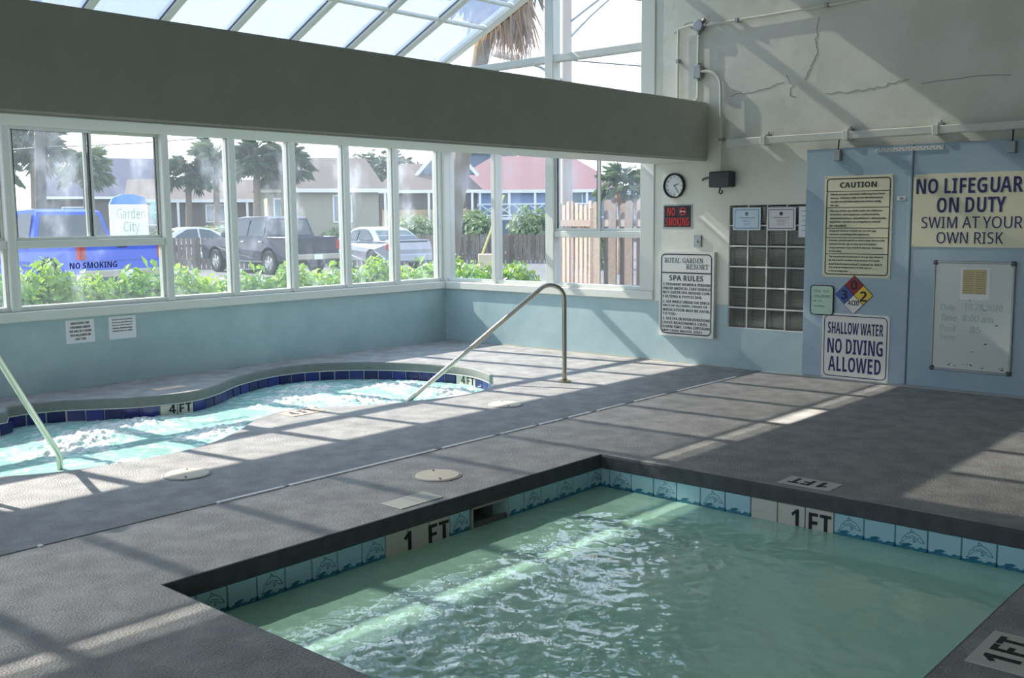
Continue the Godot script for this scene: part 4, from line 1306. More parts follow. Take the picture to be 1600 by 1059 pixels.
func build_wall_hardware():
	var m: MB
	var t: Node3D
	# clock
	t = thing("wall_clock", "round black rimmed wall clock with white face", "clock", Vector3(3.357, 1.818, 0.0))
	var face := Transform3D(Basis(Vector3.RIGHT, PI / 2), Vector3.ZERO)
	m = MB.new()
	m.lathe([Vector2(0.115, 0.0), Vector2(0.126, 0.006), Vector2(0.126, 0.032), Vector2(0.118, 0.04), Vector2(0.108, 0.034), Vector2(0.106, 0.02)], 40, face)
	part(t, "rim", m, mats.ink)
	m = MB.new()
	m.lathe([Vector2(0.108, 0.018), Vector2(0.0, 0.018)], 40, face)
	part(t, "dial", m, mats.paper)
	for k in 12:
		var a := TAU * k / 12
		letters(t, str(12 if k == 0 else k), Vector3(sin(a) * 0.086, cos(a) * 0.086, 0.018), 0.012 if k < 10 and k > 0 else 0.018, 0.014, mats.faded_ink, false, false, Basis(), "numeral")
	m = MB.new()
	m.bar(Vector3(-0.008, -0.002, 0.021), Vector3(0.054, 0.018, 0.021), 0.007, 0.0015, Vector3.BACK)
	part(t, "hour_hand", m, mats.ink)
	m = MB.new()
	m.bar(Vector3(-0.006, 0.008, 0.023), Vector3(0.048, -0.066, 0.023), 0.005, 0.0015, Vector3.BACK)
	part(t, "minute_hand", m, mats.ink)
	# switch plate
	t = thing("light_switch", "small metal switch plate above the spa rules board", "switch", Vector3(3.637, 1.257, 0.0))
	board(t, 0.078, 0.12, 0.022, mats.galvanised, 0.006)
	m = MB.new()
	m.box(Vector3(0, -0.004, 0.030), Vector3(0.014, 0.026, 0.022), 0.003)
	part(t, "toggle", m, mats.sign_white)
	# conduits
	var paint: Material = mats.plaster
	t = thing("conduit_run", "painted conduit run rising from the beam and crossing the upper plaster", "conduit", Vector3.ZERO)
	var zc := 0.03
	for q in [[[3.395, 2.62], [3.395, 3.36]], [[3.395, 3.36], [3.60, 3.385]], [[3.63, 2.98], [3.63, 3.33]], [[3.68, 3.36], [4.4, 3.365], [5.1, 3.38], [5.49, 3.40]]]:
		m = MB.new()
		var pts := []
		for p in q: pts.append(Vector3(p[0], p[1], zc))
		m.tube(pts, 0.0135, 8)
		part(t, "pipe", m, paint)
	m = MB.new()
	var bend := []
	for k in 9:
		var a := PI * 0.5 * k / 8
		bend.append(Vector3(3.63 - 0.06 + 0.06 * cos(a), 2.70 - 0.06 * sin(a), zc))
	m.tube([Vector3(3.63, 2.86, zc), Vector3(3.63, 2.70, zc)] + bend, 0.0135, 8)
	part(t, "pipe", m, paint)
	for p in [[3.395, 3.05], [4.05, 3.363], [4.95, 3.378]]:
		m = MB.new()
		m.span(Vector3(p[0] - 0.02, p[1] - 0.02, 0.003), Vector3(p[0] + 0.02, p[1] + 0.02, 0.05), 0.006)
		part(t, "clip", m, mats.galvanised)
	t = thing("conduit_drop", "curved conduit dropping from the lower junction box to the grey box", "conduit", Vector3.ZERO)
	m = MB.new()
	bend = []
	for k in 11:
		var a := PI * 0.5 * k / 10
		bend.append(Vector3(3.70 + 0.195 * sin(a), 2.92 - 0.16 * (1 - cos(a)), 0.05))
	m.tube([Vector3(3.66, 2.925, 0.05)] + bend + [Vector3(3.905, 2.4, 0.05), Vector3(3.91, 1.92, 0.05)], 0.014, 8)
	part(t, "pipe", m, paint)
	m = MB.new()
	m.span(Vector3(3.885, 2.23, 0.0), Vector3(3.93, 2.26, 0.066), 0.004)
	part(t, "clip", m, mats.galvanised)
	t = thing("junction_box", "round cast junction box at the bend of the upper conduit", "junction box", Vector3(3.63, 3.365, 0.0))
	m = MB.new()
	m.lathe([Vector2(0.058, 0.0), Vector2(0.058, 0.05), Vector2(0.05, 0.058), Vector2(0.0, 0.06)], 20, face)
	part(t, "body", m, mats.galvanised)
	for a in [0.0, PI, -PI / 2, 0.7]:
		m = MB.new()
		m.tube([Vector3(cos(a) * 0.05, sin(a) * 0.05, 0.03), Vector3(cos(a) * 0.085, sin(a) * 0.085, 0.03)], 0.02, 8)
		part(t, "hub", m, mats.galvanised)
	t = thing("junction_box", "square junction box where the curved conduit drop begins", "junction box", Vector3(3.635, 2.92, 0.0))
	m = MB.new()
	m.box(Vector3(0, 0, 0.033), Vector3(0.085, 0.125, 0.066), 0.006)
	part(t, "body", m, mats.galvanised)
	for s in [-1, 1]:
		m = MB.new()
		m.tube([Vector3(0, s * 0.06, 0.03), Vector3(0, s * 0.085, 0.03)], 0.02, 8)
		part(t, "hub", m, mats.galvanised)
		m = MB.new()
		m.lathe([Vector2(0.006, 0), Vector2(0, 0.003)], 8, Transform3D(face.basis, Vector3(s * 0.03, s * 0.045, 0.066)))
		part(t, "screw", m, mats.dark)
	# grey motor or emergency box
	t = thing("control_box", "dark grey metal box at the foot of the conduit drop", "control box", Vector3(3.93, 1.862, 0.0))
	m = MB.new()
	m.box(Vector3(0.0, 0.0, 0.06), Vector3(0.235, 0.155, 0.12), 0.012)
	part(t, "housing", m, mat("box_grey", Color(0.25, 0.26, 0.28), 0.5))
	m = MB.new()
	m.tube([Vector3(-0.02, -0.075, 0.06), Vector3(-0.02, -0.10, 0.06), Vector3(-0.03, -0.125, 0.06), Vector3(-0.01, -0.14, 0.06), Vector3(0.008, -0.125, 0.06), Vector3(0.0, -0.105, 0.06)], 0.008, 8)
	part(t, "hook", m, mats.dark)
	m = MB.new()
	m.tube([Vector3(-0.11, 0.025, 0.05), Vector3(-0.17, 0.02, 0.05), Vector3(-0.21, 0.012, 0.05), Vector3(-0.225, -0.004, 0.05)], 0.012, 8)
	part(t, "cable_gland", m, mat("gland", Color(0.40, 0.38, 0.34), 0.6))
	# fluorescent fitting high on the wall, unlit
	t = thing("strip_fitting", "unlit pale strip fitting mounted high on the plaster above the doors", "light fitting", Vector3(6.1, 3.38, 0.0))
	m = MB.new()
	m.box(Vector3(0, 0.05, 0.05), Vector3(1.2, 0.14, 0.10), 0.012)
	part(t, "casing", m, mats.white_paint)
	m = MB.new()
	m.tube([Vector3(-0.57, 0.0, 0.115), Vector3(0.57, 0.0, 0.115)], 0.017, 10)
	part(t, "guard_tube", m, mat("tube_glass", Color(0.85, 0.86, 0.84), 0.25))
	# notices under the side windows
	var lb := Basis(Vector3(0, 0, -1), Vector3.UP, Vector3(1, 0, 0))
	for q in [[4.681, 0.513, 0.268, 0.213, ["ABSOLUTELY NO", "CHILDREN UNDER", "THE AGE OF 5 YEARS", "OLD ALLOWED IN", "HOT TUB"], "white paper notice with five centred lines on the blue wall", 0.036], [4.275, 0.515, 0.270, 0.214, ["For your health and safety", "do not use spa alone and", "use no longer than 15", "minutes. Persons under", "14 must have an adult."], "white paper notice with small brown print on the blue wall", 0.026]]:
		t = thing("paper_notice", q[5], "paper", Vector3(0.001, q[1], q[0]))
		t.basis = lb
		board(t, q[2], q[3], 0.0015, mats.paper, 0.0, "sheet")
		for k in 5:
			var wd: float = minf(0.21, 0.0135 * q[4][k].length()) if q[6] > 0.03 else 0.2
			letters(t, q[4][k], Vector3(0, 0.075 - k * q[6], 0.0015), wd, q[6] * 0.55, mat("brown_print", Color(0.36, 0.26, 0.24), 0.7), true, false, Basis(), "text_line")
	# transfer lettering on the lower pane
	t = thing("window_lettering", "navy NO SMOKING transfer letters on the lower window pane", "lettering", Vector3(-0.064, 1.106, 4.487))
	t.basis = lb
	letters(t, "NO SMOKING", Vector3.ZERO, 0.452, 0.055, mats.navy)

# ---------------------------------------------------------------- outdoors
# a car shell: polygon in (z, y) given sideways, half width by height; faces on both sides and a rim between
func shell(mb: MB, poly: PackedVector2Array, wf: Callable):
	var ids := Geometry2D.triangulate_polygon(poly)
	for s in [-1.0, 1.0]:
		for k in range(0, ids.size(), 3):
			var q := []
			for j in 3:
				var p := poly[ids[k + j]]
				q.append(Vector3(s * wf.call(p.x, p.y), p.y, p.x))
			mb.tri(q[0], q[1], q[2], Vector3(s, 0, 0))
	var cw := 1.0 if Geometry2D.is_polygon_clockwise(poly) else -1.0
	for k in poly.size():
		var a := poly[k]
		var b := poly[(k + 1) % poly.size()]
		var d := b - a
		var wa: float = wf.call(a.x, a.y)
		var wb: float = wf.call(b.x, b.y)
		mb.quad(Vector3(-wa, a.y, a.x), Vector3(wa, a.y, a.x), Vector3(wb, b.y, b.x), Vector3(-wb, b.y, b.x), Vector3(0, d.x, -d.y) * cw)

func side_patch(mb: MB, poly: PackedVector2Array, wf: Callable, off: float):
	var ids := Geometry2D.triangulate_polygon(poly)
	for s in [-1.0, 1.0]:
		for k in range(0, ids.size(), 3):
			var q := []
			for j in 3:
				var p := poly[ids[k + j]]
				q.append(Vector3(s * (wf.call(p.x, p.y) + off), p.y, p.x))
			mb.tri(q[0], q[1], q[2], Vector3(s, 0, 0))

func arch(c: Vector2, r: float, y0: float) -> Array:
	# the wheel arch cut into the lower edge, from back to front
	var q := []
	for k in 9:
		var a := PI * k / 8
		var p := c + Vector2(cos(a), sin(a)) * r
		q.append(Vector2(p.x, maxf(p.y, y0)))
	return q

func wheels(t: Node3D, spots: Array, half: float, r: float, rim: Material):
	var tm := MB.new()
	var xf := Transform3D(Basis(Vector3.BACK, PI / 2), Vector3.ZERO)
	tm.lathe([Vector2(r * 0.62, -0.11), Vector2(r * 0.92, -0.115), Vector2(r, -0.09), Vector2(r, 0.09), Vector2(r * 0.92, 0.115), Vector2(r * 0.62, 0.11)], 24, xf)
	var tyre := tm.done()
	tm = MB.new()
	tm.lathe([Vector2(r * 0.62, -0.10), Vector2(r * 0.56, -0.06), Vector2(r * 0.2, -0.09), Vector2(0.0, -0.10)], 20, xf)
	tm.lathe([Vector2(r * 0.62, 0.10), Vector2(r * 0.56, 0.06), Vector2(r * 0.2, 0.09), Vector2(0.0, 0.10)], 20, xf)
	for k in 5:
		var a := TAU * k / 5
		for s in [-1.0, 1.0]:
			tm.bar(Vector3(s * 0.095, 0, 0), Vector3(s * 0.09, cos(a) * r * 0.56, sin(a) * r * 0.56), 0.05, 0.03, Vector3.RIGHT)
	var hub := tm.done()
	for z in spots:
		for s in [-1.0, 1.0]:
			var w := part(t, "wheel", tyre, mat("rubber", Color(0.07, 0.07, 0.075), 0.85), Transform3D(Basis(), Vector3(s * (half - 0.12), r, z)))
			part(w, "rim", hub, rim)

func lamps_and_plate(t: Node3D, zr: float, half: float, y0: float, y1: float, wide := 0.14, plate := Vector2(-0.12, 0.03)):
	for s in [-1.0, 1.0]:
		var m := MB.new()
		m.span(Vector3(s * (half - wide), y0, zr - 0.14), Vector3(s * (half + 0.006), y1, zr + 0.02), 0.01)
		part(t, "tail_light", m, mat("tail_red", Color(0.62, 0.08, 0.07), 0.2))
	var m := MB.new()
	m.box(Vector3(0, y0 + plate.x, zr + plate.y), Vector3(0.30, 0.15, 0.012), 0.003)
	part(t, "licence_plate", m, mats.sign_white)

func pickup(label: String, at: Vector3, turn: float, paint: Material, k: Dictionary):
	var t := thing("pickup_truck", label, "pickup truck", at, turn)
	var L: float = k.l       # half length
	var H: float = k.h
	var W: float = k.w       # half width
	var belt: float = k.belt
	var r: float = k.r
	var fz: float = -L + k.front
	var rz: float = L - k.rear
	var wlow := func(_z: float, y: float) -> float: return W - 0.05 * absf(y - 0.75) / 0.5 - (0.02 if y > belt - 0.05 else 0.0)
	var lo := 0.42
	var poly := PackedVector2Array()
	for p in [Vector2(L, belt - 0.02), Vector2(L, lo)] + arch(Vector2(rz, r), r + 0.11, lo) + arch(Vector2(fz, r), r + 0.11, lo) + [Vector2(-L + 0.05, lo), Vector2(-L, 0.6), Vector2(-L + 0.03, belt - 0.22), Vector2(-L + 0.2, belt - 0.08), Vector2(-L + k.hood, belt + 0.02), Vector2(k.cab_back, belt + 0.02), Vector2(k.cab_back + 0.05, belt - 0.02)]:
		if poly.size() == 0 or poly[poly.size() - 1].distance_to(p) > 0.004: poly.append(p)
	var m := MB.new()
	shell(m, poly, wlow)
	part(t, "body", m, paint)
	# cab with its leaning glass
	var wcab := func(_z: float, y: float) -> float: return W - 0.05 - 0.2 * clampf((y - belt) / (H - belt), 0.0, 1.0) - (0.05 if y > H - 0.03 else 0.0)
	var c0: float = -L + k.hood
	var c1: float = k.cab_back
	m = MB.new()
	shell(m, PackedVector2Array([Vector2(c1, belt), Vector2(c0, belt), Vector2(c0 + 0.75, H - 0.05), Vector2(c0 + 1.05, H), Vector2(c1 - 0.32, H), Vector2(c1 - 0.14, H - 0.06)]), wcab)
	part(t, "cab", m, paint)
	var gl := mat("car_glass", Color(0.10, 0.12, 0.14), 0.06)
	gl.metallic_specular = 0.7
	var mid: float = (c0 + c1) * 0.5 + 0.25
	for q in [[c0 + 0.28, c0 + 0.88, mid - 0.05, mid - 0.05], [mid + 0.05, mid + 0.05, c1 - 0.2, c1 - 0.3]]:
		m = MB.new()
		side_patch(m, PackedVector2Array([Vector2(q[0], belt + 0.05), Vector2(q[1], H - 0.10), Vector2(q[3], H - 0.10), Vector2(q[2], belt + 0.05)]), wcab, 0.012)
		part(t, "side_window", m, gl)
	m = MB.new()
	var bz := func(y: float) -> float: return c1 - 0.14 * (y - belt) / (H - 0.06 - belt) + 0.012
	m.quad(Vector3(-W + 0.16, belt + 0.08, bz.call(belt + 0.08)), Vector3(W - 0.16, belt + 0.08, bz.call(belt + 0.08)), Vector3(W - 0.30, H - 0.13, bz.call(H - 0.13)), Vector3(-W + 0.30, H - 0.13, bz.call(H - 0.13)), Vector3(0, 0, 1))
	part(t, "rear_window", m, gl)
	m = MB.new()
	m.quad(Vector3(-W + 0.14, belt + 0.06, c0 + 0.03), Vector3(W - 0.14, belt + 0.06, c0 + 0.03), Vector3(W - 0.28, H - 0.08, c0 + 0.69), Vector3(-W + 0.28, H - 0.08, c0 + 0.69), Vector3(0, 0.5, -1))
	part(t, "windscreen", m, gl)
	# open bed: dark liner between the rails
	m = MB.new()
	m.span(Vector3(-W + 0.12, belt - 0.03, c1 + 0.08), Vector3(W - 0.12, belt - 0.012, L - 0.06))
	part(t, "bed_liner", m, mats.dark)
	for s in [-1.0, 1.0]:
		m = MB.new()
		m.span(Vector3(s * (W - 0.03), belt - 0.03, c1 + 0.05), Vector3(s * (W - 0.12), belt + 0.035, L), 0.012)
		part(t, "bed_rail", m, paint)
	m = MB.new()
	m.span(Vector3(-W + 0.12, belt - 0.4, L - 0.06), Vector3(W - 0.12, belt + 0.035, L + 0.015), 0.012)
	var tg := part(t, "tailgate", m, paint)
	m = MB.new()
	m.span(Vector3(-0.12, belt - 0.12, L + 0.012), Vector3(0.12, belt - 0.06, L + 0.025), 0.005)
	part(tg, "handle", m, mats.dark)
	lamps_and_plate(t, L, W - 0.02, belt - 0.36, belt - 0.06, 0.14, Vector2(0.91 - belt, 0.17))
	m = MB.new()
	m.span(Vector3(-W + 0.02, 0.46, L - 0.05), Vector3(W - 0.02, 0.64, L + 0.16), 0.03)
	part(t, "rear_bumper", m, mat("bumper_steel", Color(0.62, 0.60, 0.54), 0.35, 0.5))
	m = MB.new()
	m.span(Vector3(-W + 0.02, 0.42, -L - 0.10), Vector3(W - 0.02, 0.62, -L + 0.06), 0.03)
	part(t, "front_bumper", m, mats.galvanised)
	for s in [-1.0, 1.0]:
		m = MB.new()
		m.box(Vector3(s * (W + 0.08), belt + 0.10, c0 + 0.42), Vector3(0.18, 0.18, 0.10), 0.03)
		part(t, "door_mirror", m, mats.dark)
		for z in [mid - 0.25, c1 - 0.35]:
			m = MB.new()
			m.box(Vector3(s * (W - 0.02), belt - 0.12, z), Vector3(0.05, 0.035, 0.16), 0.01)
			part(t, "door_handle", m, mats.galvanised)
	m = MB.new()
	m.span(Vector3(-W + 0.1, 0.36, fz + r + 0.15), Vector3(W - 0.06, 0.43, rz - r - 0.15), 0.02)
	part(t, "running_board", m, mats.galvanised)
	m = MB.new()
	m.span(Vector3(-W + 0.25, 0.3, -L + 0.3), Vector3(W - 0.25, 0.6, L - 0.3))
	part(t, "chassis", m, mats.dark)
	wheels(t, [fz, rz], W, r, mat("alloy", Color(0.70, 0.70, 0.68), 0.3, 0.7))

func sedan(label: String, at: Vector3, turn: float, paint: Material):
	var t := thing("sedan_car", label, "car", at, turn)
	var L := 2.4
	var W := 0.9
	var r := 0.33
	var wlow := func(z: float, y: float) -> float: return W - 0.06 * absf(y - 0.6) / 0.4 - 0.12 * smoothstep(1.5, 2.4, absf(z))
	var poly := PackedVector2Array()
	for p in [Vector2(L - 0.02, 0.92), Vector2(L, 0.7), Vector2(L - 0.04, 0.3)] + arch(Vector2(1.38, r), r + 0.07, 0.24) + arch(Vector2(-1.42, r), r + 0.07, 0.24) + [Vector2(-L + 0.08, 0.26), Vector2(-L, 0.5), Vector2(-L + 0.1, 0.68), Vector2(-1.2, 0.90), Vector2(-0.9, 0.93), Vector2(1.55, 0.97), Vector2(2.2, 0.97)]:
		if poly.size() == 0 or poly[poly.size() - 1].distance_to(p) > 0.004: poly.append(p)
	var m := MB.new()
	shell(m, poly, wlow)
	part(t, "body", m, paint)
	var wc := func(z: float, y: float) -> float: return W - 0.07 - 0.22 * clampf((y - 0.93) / 0.5, 0.0, 1.0) - 0.08 * smoothstep(1.0, 1.9, z)
	var roof := PackedVector2Array([Vector2(1.75, 0.95), Vector2(-1.0, 0.92), Vector2(-0.55, 1.20), Vector2(-0.2, 1.36), Vector2(0.2, 1.42), Vector2(0.65, 1.41), Vector2(1.05, 1.33), Vector2(1.45, 1.14)])
	m = MB.new()
	shell(m, roof, wc)
	part(t, "cabin", m, paint)
	var gl: Material = mats.car_glass
	for q in [[Vector2(-0.72, 0.98), Vector2(-0.18, 1.30), Vector2(0.25, 1.35), Vector2(0.25, 0.99)], [Vector2(0.33, 0.99), Vector2(0.33, 1.35), Vector2(0.75, 1.33), Vector2(1.22, 1.08), Vector2(1.25, 1.0)]]:
		m = MB.new()
		side_patch(m, PackedVector2Array(q), wc, 0.012)
		part(t, "side_window", m, gl)
	m = MB.new()
	m.quad(Vector3(-0.72, 1.0, 1.70), Vector3(0.72, 1.0, 1.70), Vector3(0.58, 1.30, 1.16), Vector3(-0.58, 1.30, 1.16), Vector3(0, 0.6, 1))
	part(t, "rear_window", m, gl)
	m = MB.new()
	m.quad(Vector3(-0.74, 0.97, -0.95), Vector3(0.74, 0.97, -0.95), Vector3(0.58, 1.34, -0.28), Vector3(-0.58, 1.34, -0.28), Vector3(0, 0.6, -1))
	part(t, "windscreen", m, gl)
	lamps_and_plate(t, L - 0.06, W - 0.11, 0.70, 0.90, 0.26)
	m = MB.new()
	m.span(Vector3(-0.72, 0.965, 2.02), Vector3(0.72, 1.0, 2.36), 0.012)
	part(t, "boot_spoiler", m, paint)
	m = MB.new()
	m.span(Vector3(-0.76, 0.32, L - 0.14), Vector3(0.76, 0.56, L + 0.05), 0.03)
	part(t, "rear_bumper", m, paint)
	for s in [-1.0, 1.0]:
		m = MB.new()
		m.box(Vector3(s * (W + 0.03), 1.0, -0.62), Vector3(0.16, 0.12, 0.09), 0.03)
		part(t, "door_mirror", m, paint)
	wheels(t, [-1.42, 1.38], W - 0.02, r, mat("alloy", Color(0.70, 0.70, 0.68), 0.3, 0.7))

func leaf_mat(key: String, c: Color, back: Color, rough := 0.45) -> StandardMaterial3D:
	if mats.has(key): return mats[key]
	var m := mat(key, c, rough)
	m.backlight_enabled = true
	m.backlight = back
	return m

func fan_frond(sd: int, droop: float, blades: int, ragged: float) -> ArrayMesh:
	# one fan leaf: stalk along +z, then blades spread about its end; unit length about 1
	var q := RandomNumberGenerator.new()
	q.seed = sd
	var m := MB.new()
	m.tube([Vector3.ZERO, Vector3(0, 0.03, 0.25), Vector3(0, 0.02, 0.46)], [0.014, 0.011, 0.008], 4, false, false)
	var o := Vector3(0, 0.02, 0.46)
	for k in blades:
		var a := lerpf(-1.9, 1.9, (k + 0.5) / blades) + q.randf_range(-0.05, 0.05)
		var l := (0.56 - 0.12 * absf(a) / 1.9) * q.randf_range(1.0 - ragged, 1.0)
		var d := Vector3(sin(a), 0, cos(a))
		var s := Vector3(cos(a), 0, -sin(a)) * (0.014 if ragged < 0.5 else 0.009)
		var mid := o + d * l * 0.55 + Vector3.UP * (0.05 - droop * 0.12)
		var tip := o + d * l * (1.0 - droop * 0.35) + Vector3.DOWN * (0.06 + droop * 0.45) * q.randf_range(0.7, 1.2)
		m.quad(o, mid - s, tip, mid + s, Vector3.UP)
	return m.done()

func dry_bundle(sd: int) -> ArrayMesh:
	# a dead leaf folded down against the trunk: a short stalk and ragged strips hanging from it
	var q := RandomNumberGenerator.new()
	q.seed = sd
	var m := MB.new()
	m.tube([Vector3.ZERO, Vector3(0, 0.08, 0.16), Vector3(0, 0.02, 0.30)], [0.014, 0.012, 0.008], 4, false, false)
	for k in 22:
		var o := Vector3(q.randf_range(-0.05, 0.05), q.randf_range(-0.02, 0.06), q.randf_range(0.14, 0.34))
		var l := q.randf_range(0.35, 0.85)
		var d := Vector3(q.randf_range(-0.45, 0.45), -1, q.randf_range(-0.15, 0.55)).normalized()
		var s := d.cross(Vector3(q.randf_range(-1, 1), 0, q.randf_range(-1, 1))).normalized() * 0.013
		m.quad(o, o + d * l * 0.4 + s, o + d * l + Vector3(0, -0.04, 0), o + d * l * 0.4 - s, Vector3.BACK)
	return m.done()

func palm(label: String, base: Vector3, top: Vector3, r: float, crown: float, fronds: int, green: Material, dry: Material, dead: int, group := ""):
	var t := thing("palm_tree", label, "palm tree", base, 0.0, group)
	var m := MB.new()
	var pts := []
	var rad := []
	var d := top - base
	for k in 13:
		var f := k / 12.0
		pts.append(d * f + Vector3(d.x, 0, d.z) * (f * f - f) * 0.6)
		rad.append(r * (1.25 - 0.35 * f) * (1.0 + 0.06 * sin(k * 2.7)))
	m.tube(pts, rad, 9)
	part(t, "trunk", m, mats.palm_bark)
	var green_leaf: Array = [mats.frond_a, mats.frond_b]
	for k in fronds:
		var a := k * 2.39996 + rng.randf_range(-0.2, 0.2)
		var f := (k + 0.5) / fronds
		var el := lerpf(1.25, -0.45, f) + rng.randf_range(-0.15, 0.15)
		var b := Basis(Vector3.UP, a) * Basis(Vector3.RIGHT, -el)
		part(t, "frond", green_leaf[k % 2], green, Transform3D(b.scaled(Vector3.ONE * crown * rng.randf_range(0.85, 1.1)), d))
	for k in dead:
		var a := k * 2.39996 + rng.randf_range(-0.3, 0.3)
		var b := Basis(Vector3.UP, a) * Basis(Vector3.RIGHT, rng.randf_range(-0.1, 0.35))
		part(t, "dry_frond", mats.frond_dry, dry, Transform3D(b.scaled(Vector3.ONE * crown * rng.randf_range(0.8, 1.1)), d + Vector3(0, 0.15 - 0.55 * rng.randf() * crown, 0)))

func foliage(sd: int, count: int, size: Vector3, leaf: float, hollow := 0.4) -> ArrayMesh:
	var q := RandomNumberGenerator.new()
	q.seed = sd
	var m := MB.new()
	for k in count:
		var d := Vector3(q.randf_range(-1, 1), q.randf_range(-0.25, 1), q.randf_range(-1, 1))
		if d.length() < 0.1: continue
		d = d.normalized() * pow(q.randf_range(hollow, 1.0), 0.6) * q.randf_range(0.85, 1.1)
		var p := Vector3(d.x * size.x, d.y * size.y, d.z * size.z)
		var n := (d.normalized() + Vector3(q.randf_range(-0.8, 0.8), q.randf_range(-0.2, 1.0), q.randf_range(-0.8, 0.8))).normalized()
		var u := n.cross(Vector3(q.randf_range(-1, 1), q.randf_range(-1, 1), q.randf_range(-1, 1))).normalized()
		var v := n.cross(u)
		var l := leaf * q.randf_range(0.7, 1.25)
		m.quad(p - u * l, p + v * l * 0.55 + n * l * 0.15, p + u * l, p - v * l * 0.55 + n * l * 0.12, n)
	return m.done()

func shrub(label: String, at: Vector3, sc: Vector3, mesh: ArrayMesh, m: Material, group: String, called := "shrub"):
	var t := thing(called, label, "shrub", at, rng.randf_range(0, TAU), group)
	part(t, "foliage", mesh, m, Transform3D(Basis.from_scale(sc), Vector3(0, sc.y * 0.28, 0)), "", "stuff")
	var mb := MB.new()
	for k in 4:
		var a := TAU * k / 4 + 0.4
		mb.tube([Vector3(cos(a) * 0.03, 0, sin(a) * 0.03), Vector3(cos(a) * sc.x * 0.4, sc.y * 0.7, sin(a) * sc.z * 0.4)], [0.012, 0.006], 5, false)
	part(t, "stems", mb, mats.twig, Transform3D(), "", "stuff")

func facing(p: Vector3) -> float:
	return atan2(CAM.x - p.x, CAM.z - p.z)

func picket(w: float, h: float, th: float, dog := true) -> ArrayMesh:
	var m := MB.new()
	var c := w * 0.28 if dog else 0.0
	if dog:
		m.prism(PackedVector2Array([Vector2(-w / 2, 0), Vector2(w / 2, 0), Vector2(w / 2, h - c), Vector2(w / 2 - c, h), Vector2(-w / 2 + c, h), Vector2(-w / 2, h - c)]), -th / 2, th / 2)
	else:
		m.box(Vector3(0, h / 2, 0), Vector3(w, h, th), 0.004)
	return m.done()

func fence(called: String, label: String, a: Vector3, b: Vector3, pitch: float, w: float, h: float, m1: Material, m2: Material, double := false):
	var t := thing(called, label, "fence", a)
	var d := b - a
	var f := d.normalized()
	var n := int(d.length() / pitch)
	var turn := atan2(f.x, f.z) - PI / 2
	var out := f.cross(Vector3.UP)
	var meshes := [picket(w, h, 0.02), picket(w, h * 0.985, 0.02), picket(w * 0.96, h * 1.012, 0.02)]
	for y in [0.28, h - 0.28]:
		var mb := MB.new()
		mb.bar(Vector3(0, y, 0), d + Vector3(0, y, 0), 0.04, 0.09)
		part(t, "fence_rail", mb, m2)
	for k in n:
		var off := out * 0.032
		if double and k % 2 == 1: off = -off
		part(t, "picket", meshes[(k * 5 + k / 3) % 3], m1 if (k * 7) % 5 else m2, Transform3D(Basis(Vector3.UP, turn), f * pitch * (k + 0.5) + off))
	for k in int(d.length() / 2.4) + 1:
		var mb := MB.new()
		mb.box(Vector3(0, h * 0.48, 0), Vector3(0.09, h * 0.96, 0.09), 0.006)
		part(t, "fence_post", mb, m2, Transform3D(Basis(), f * 2.4 * k))

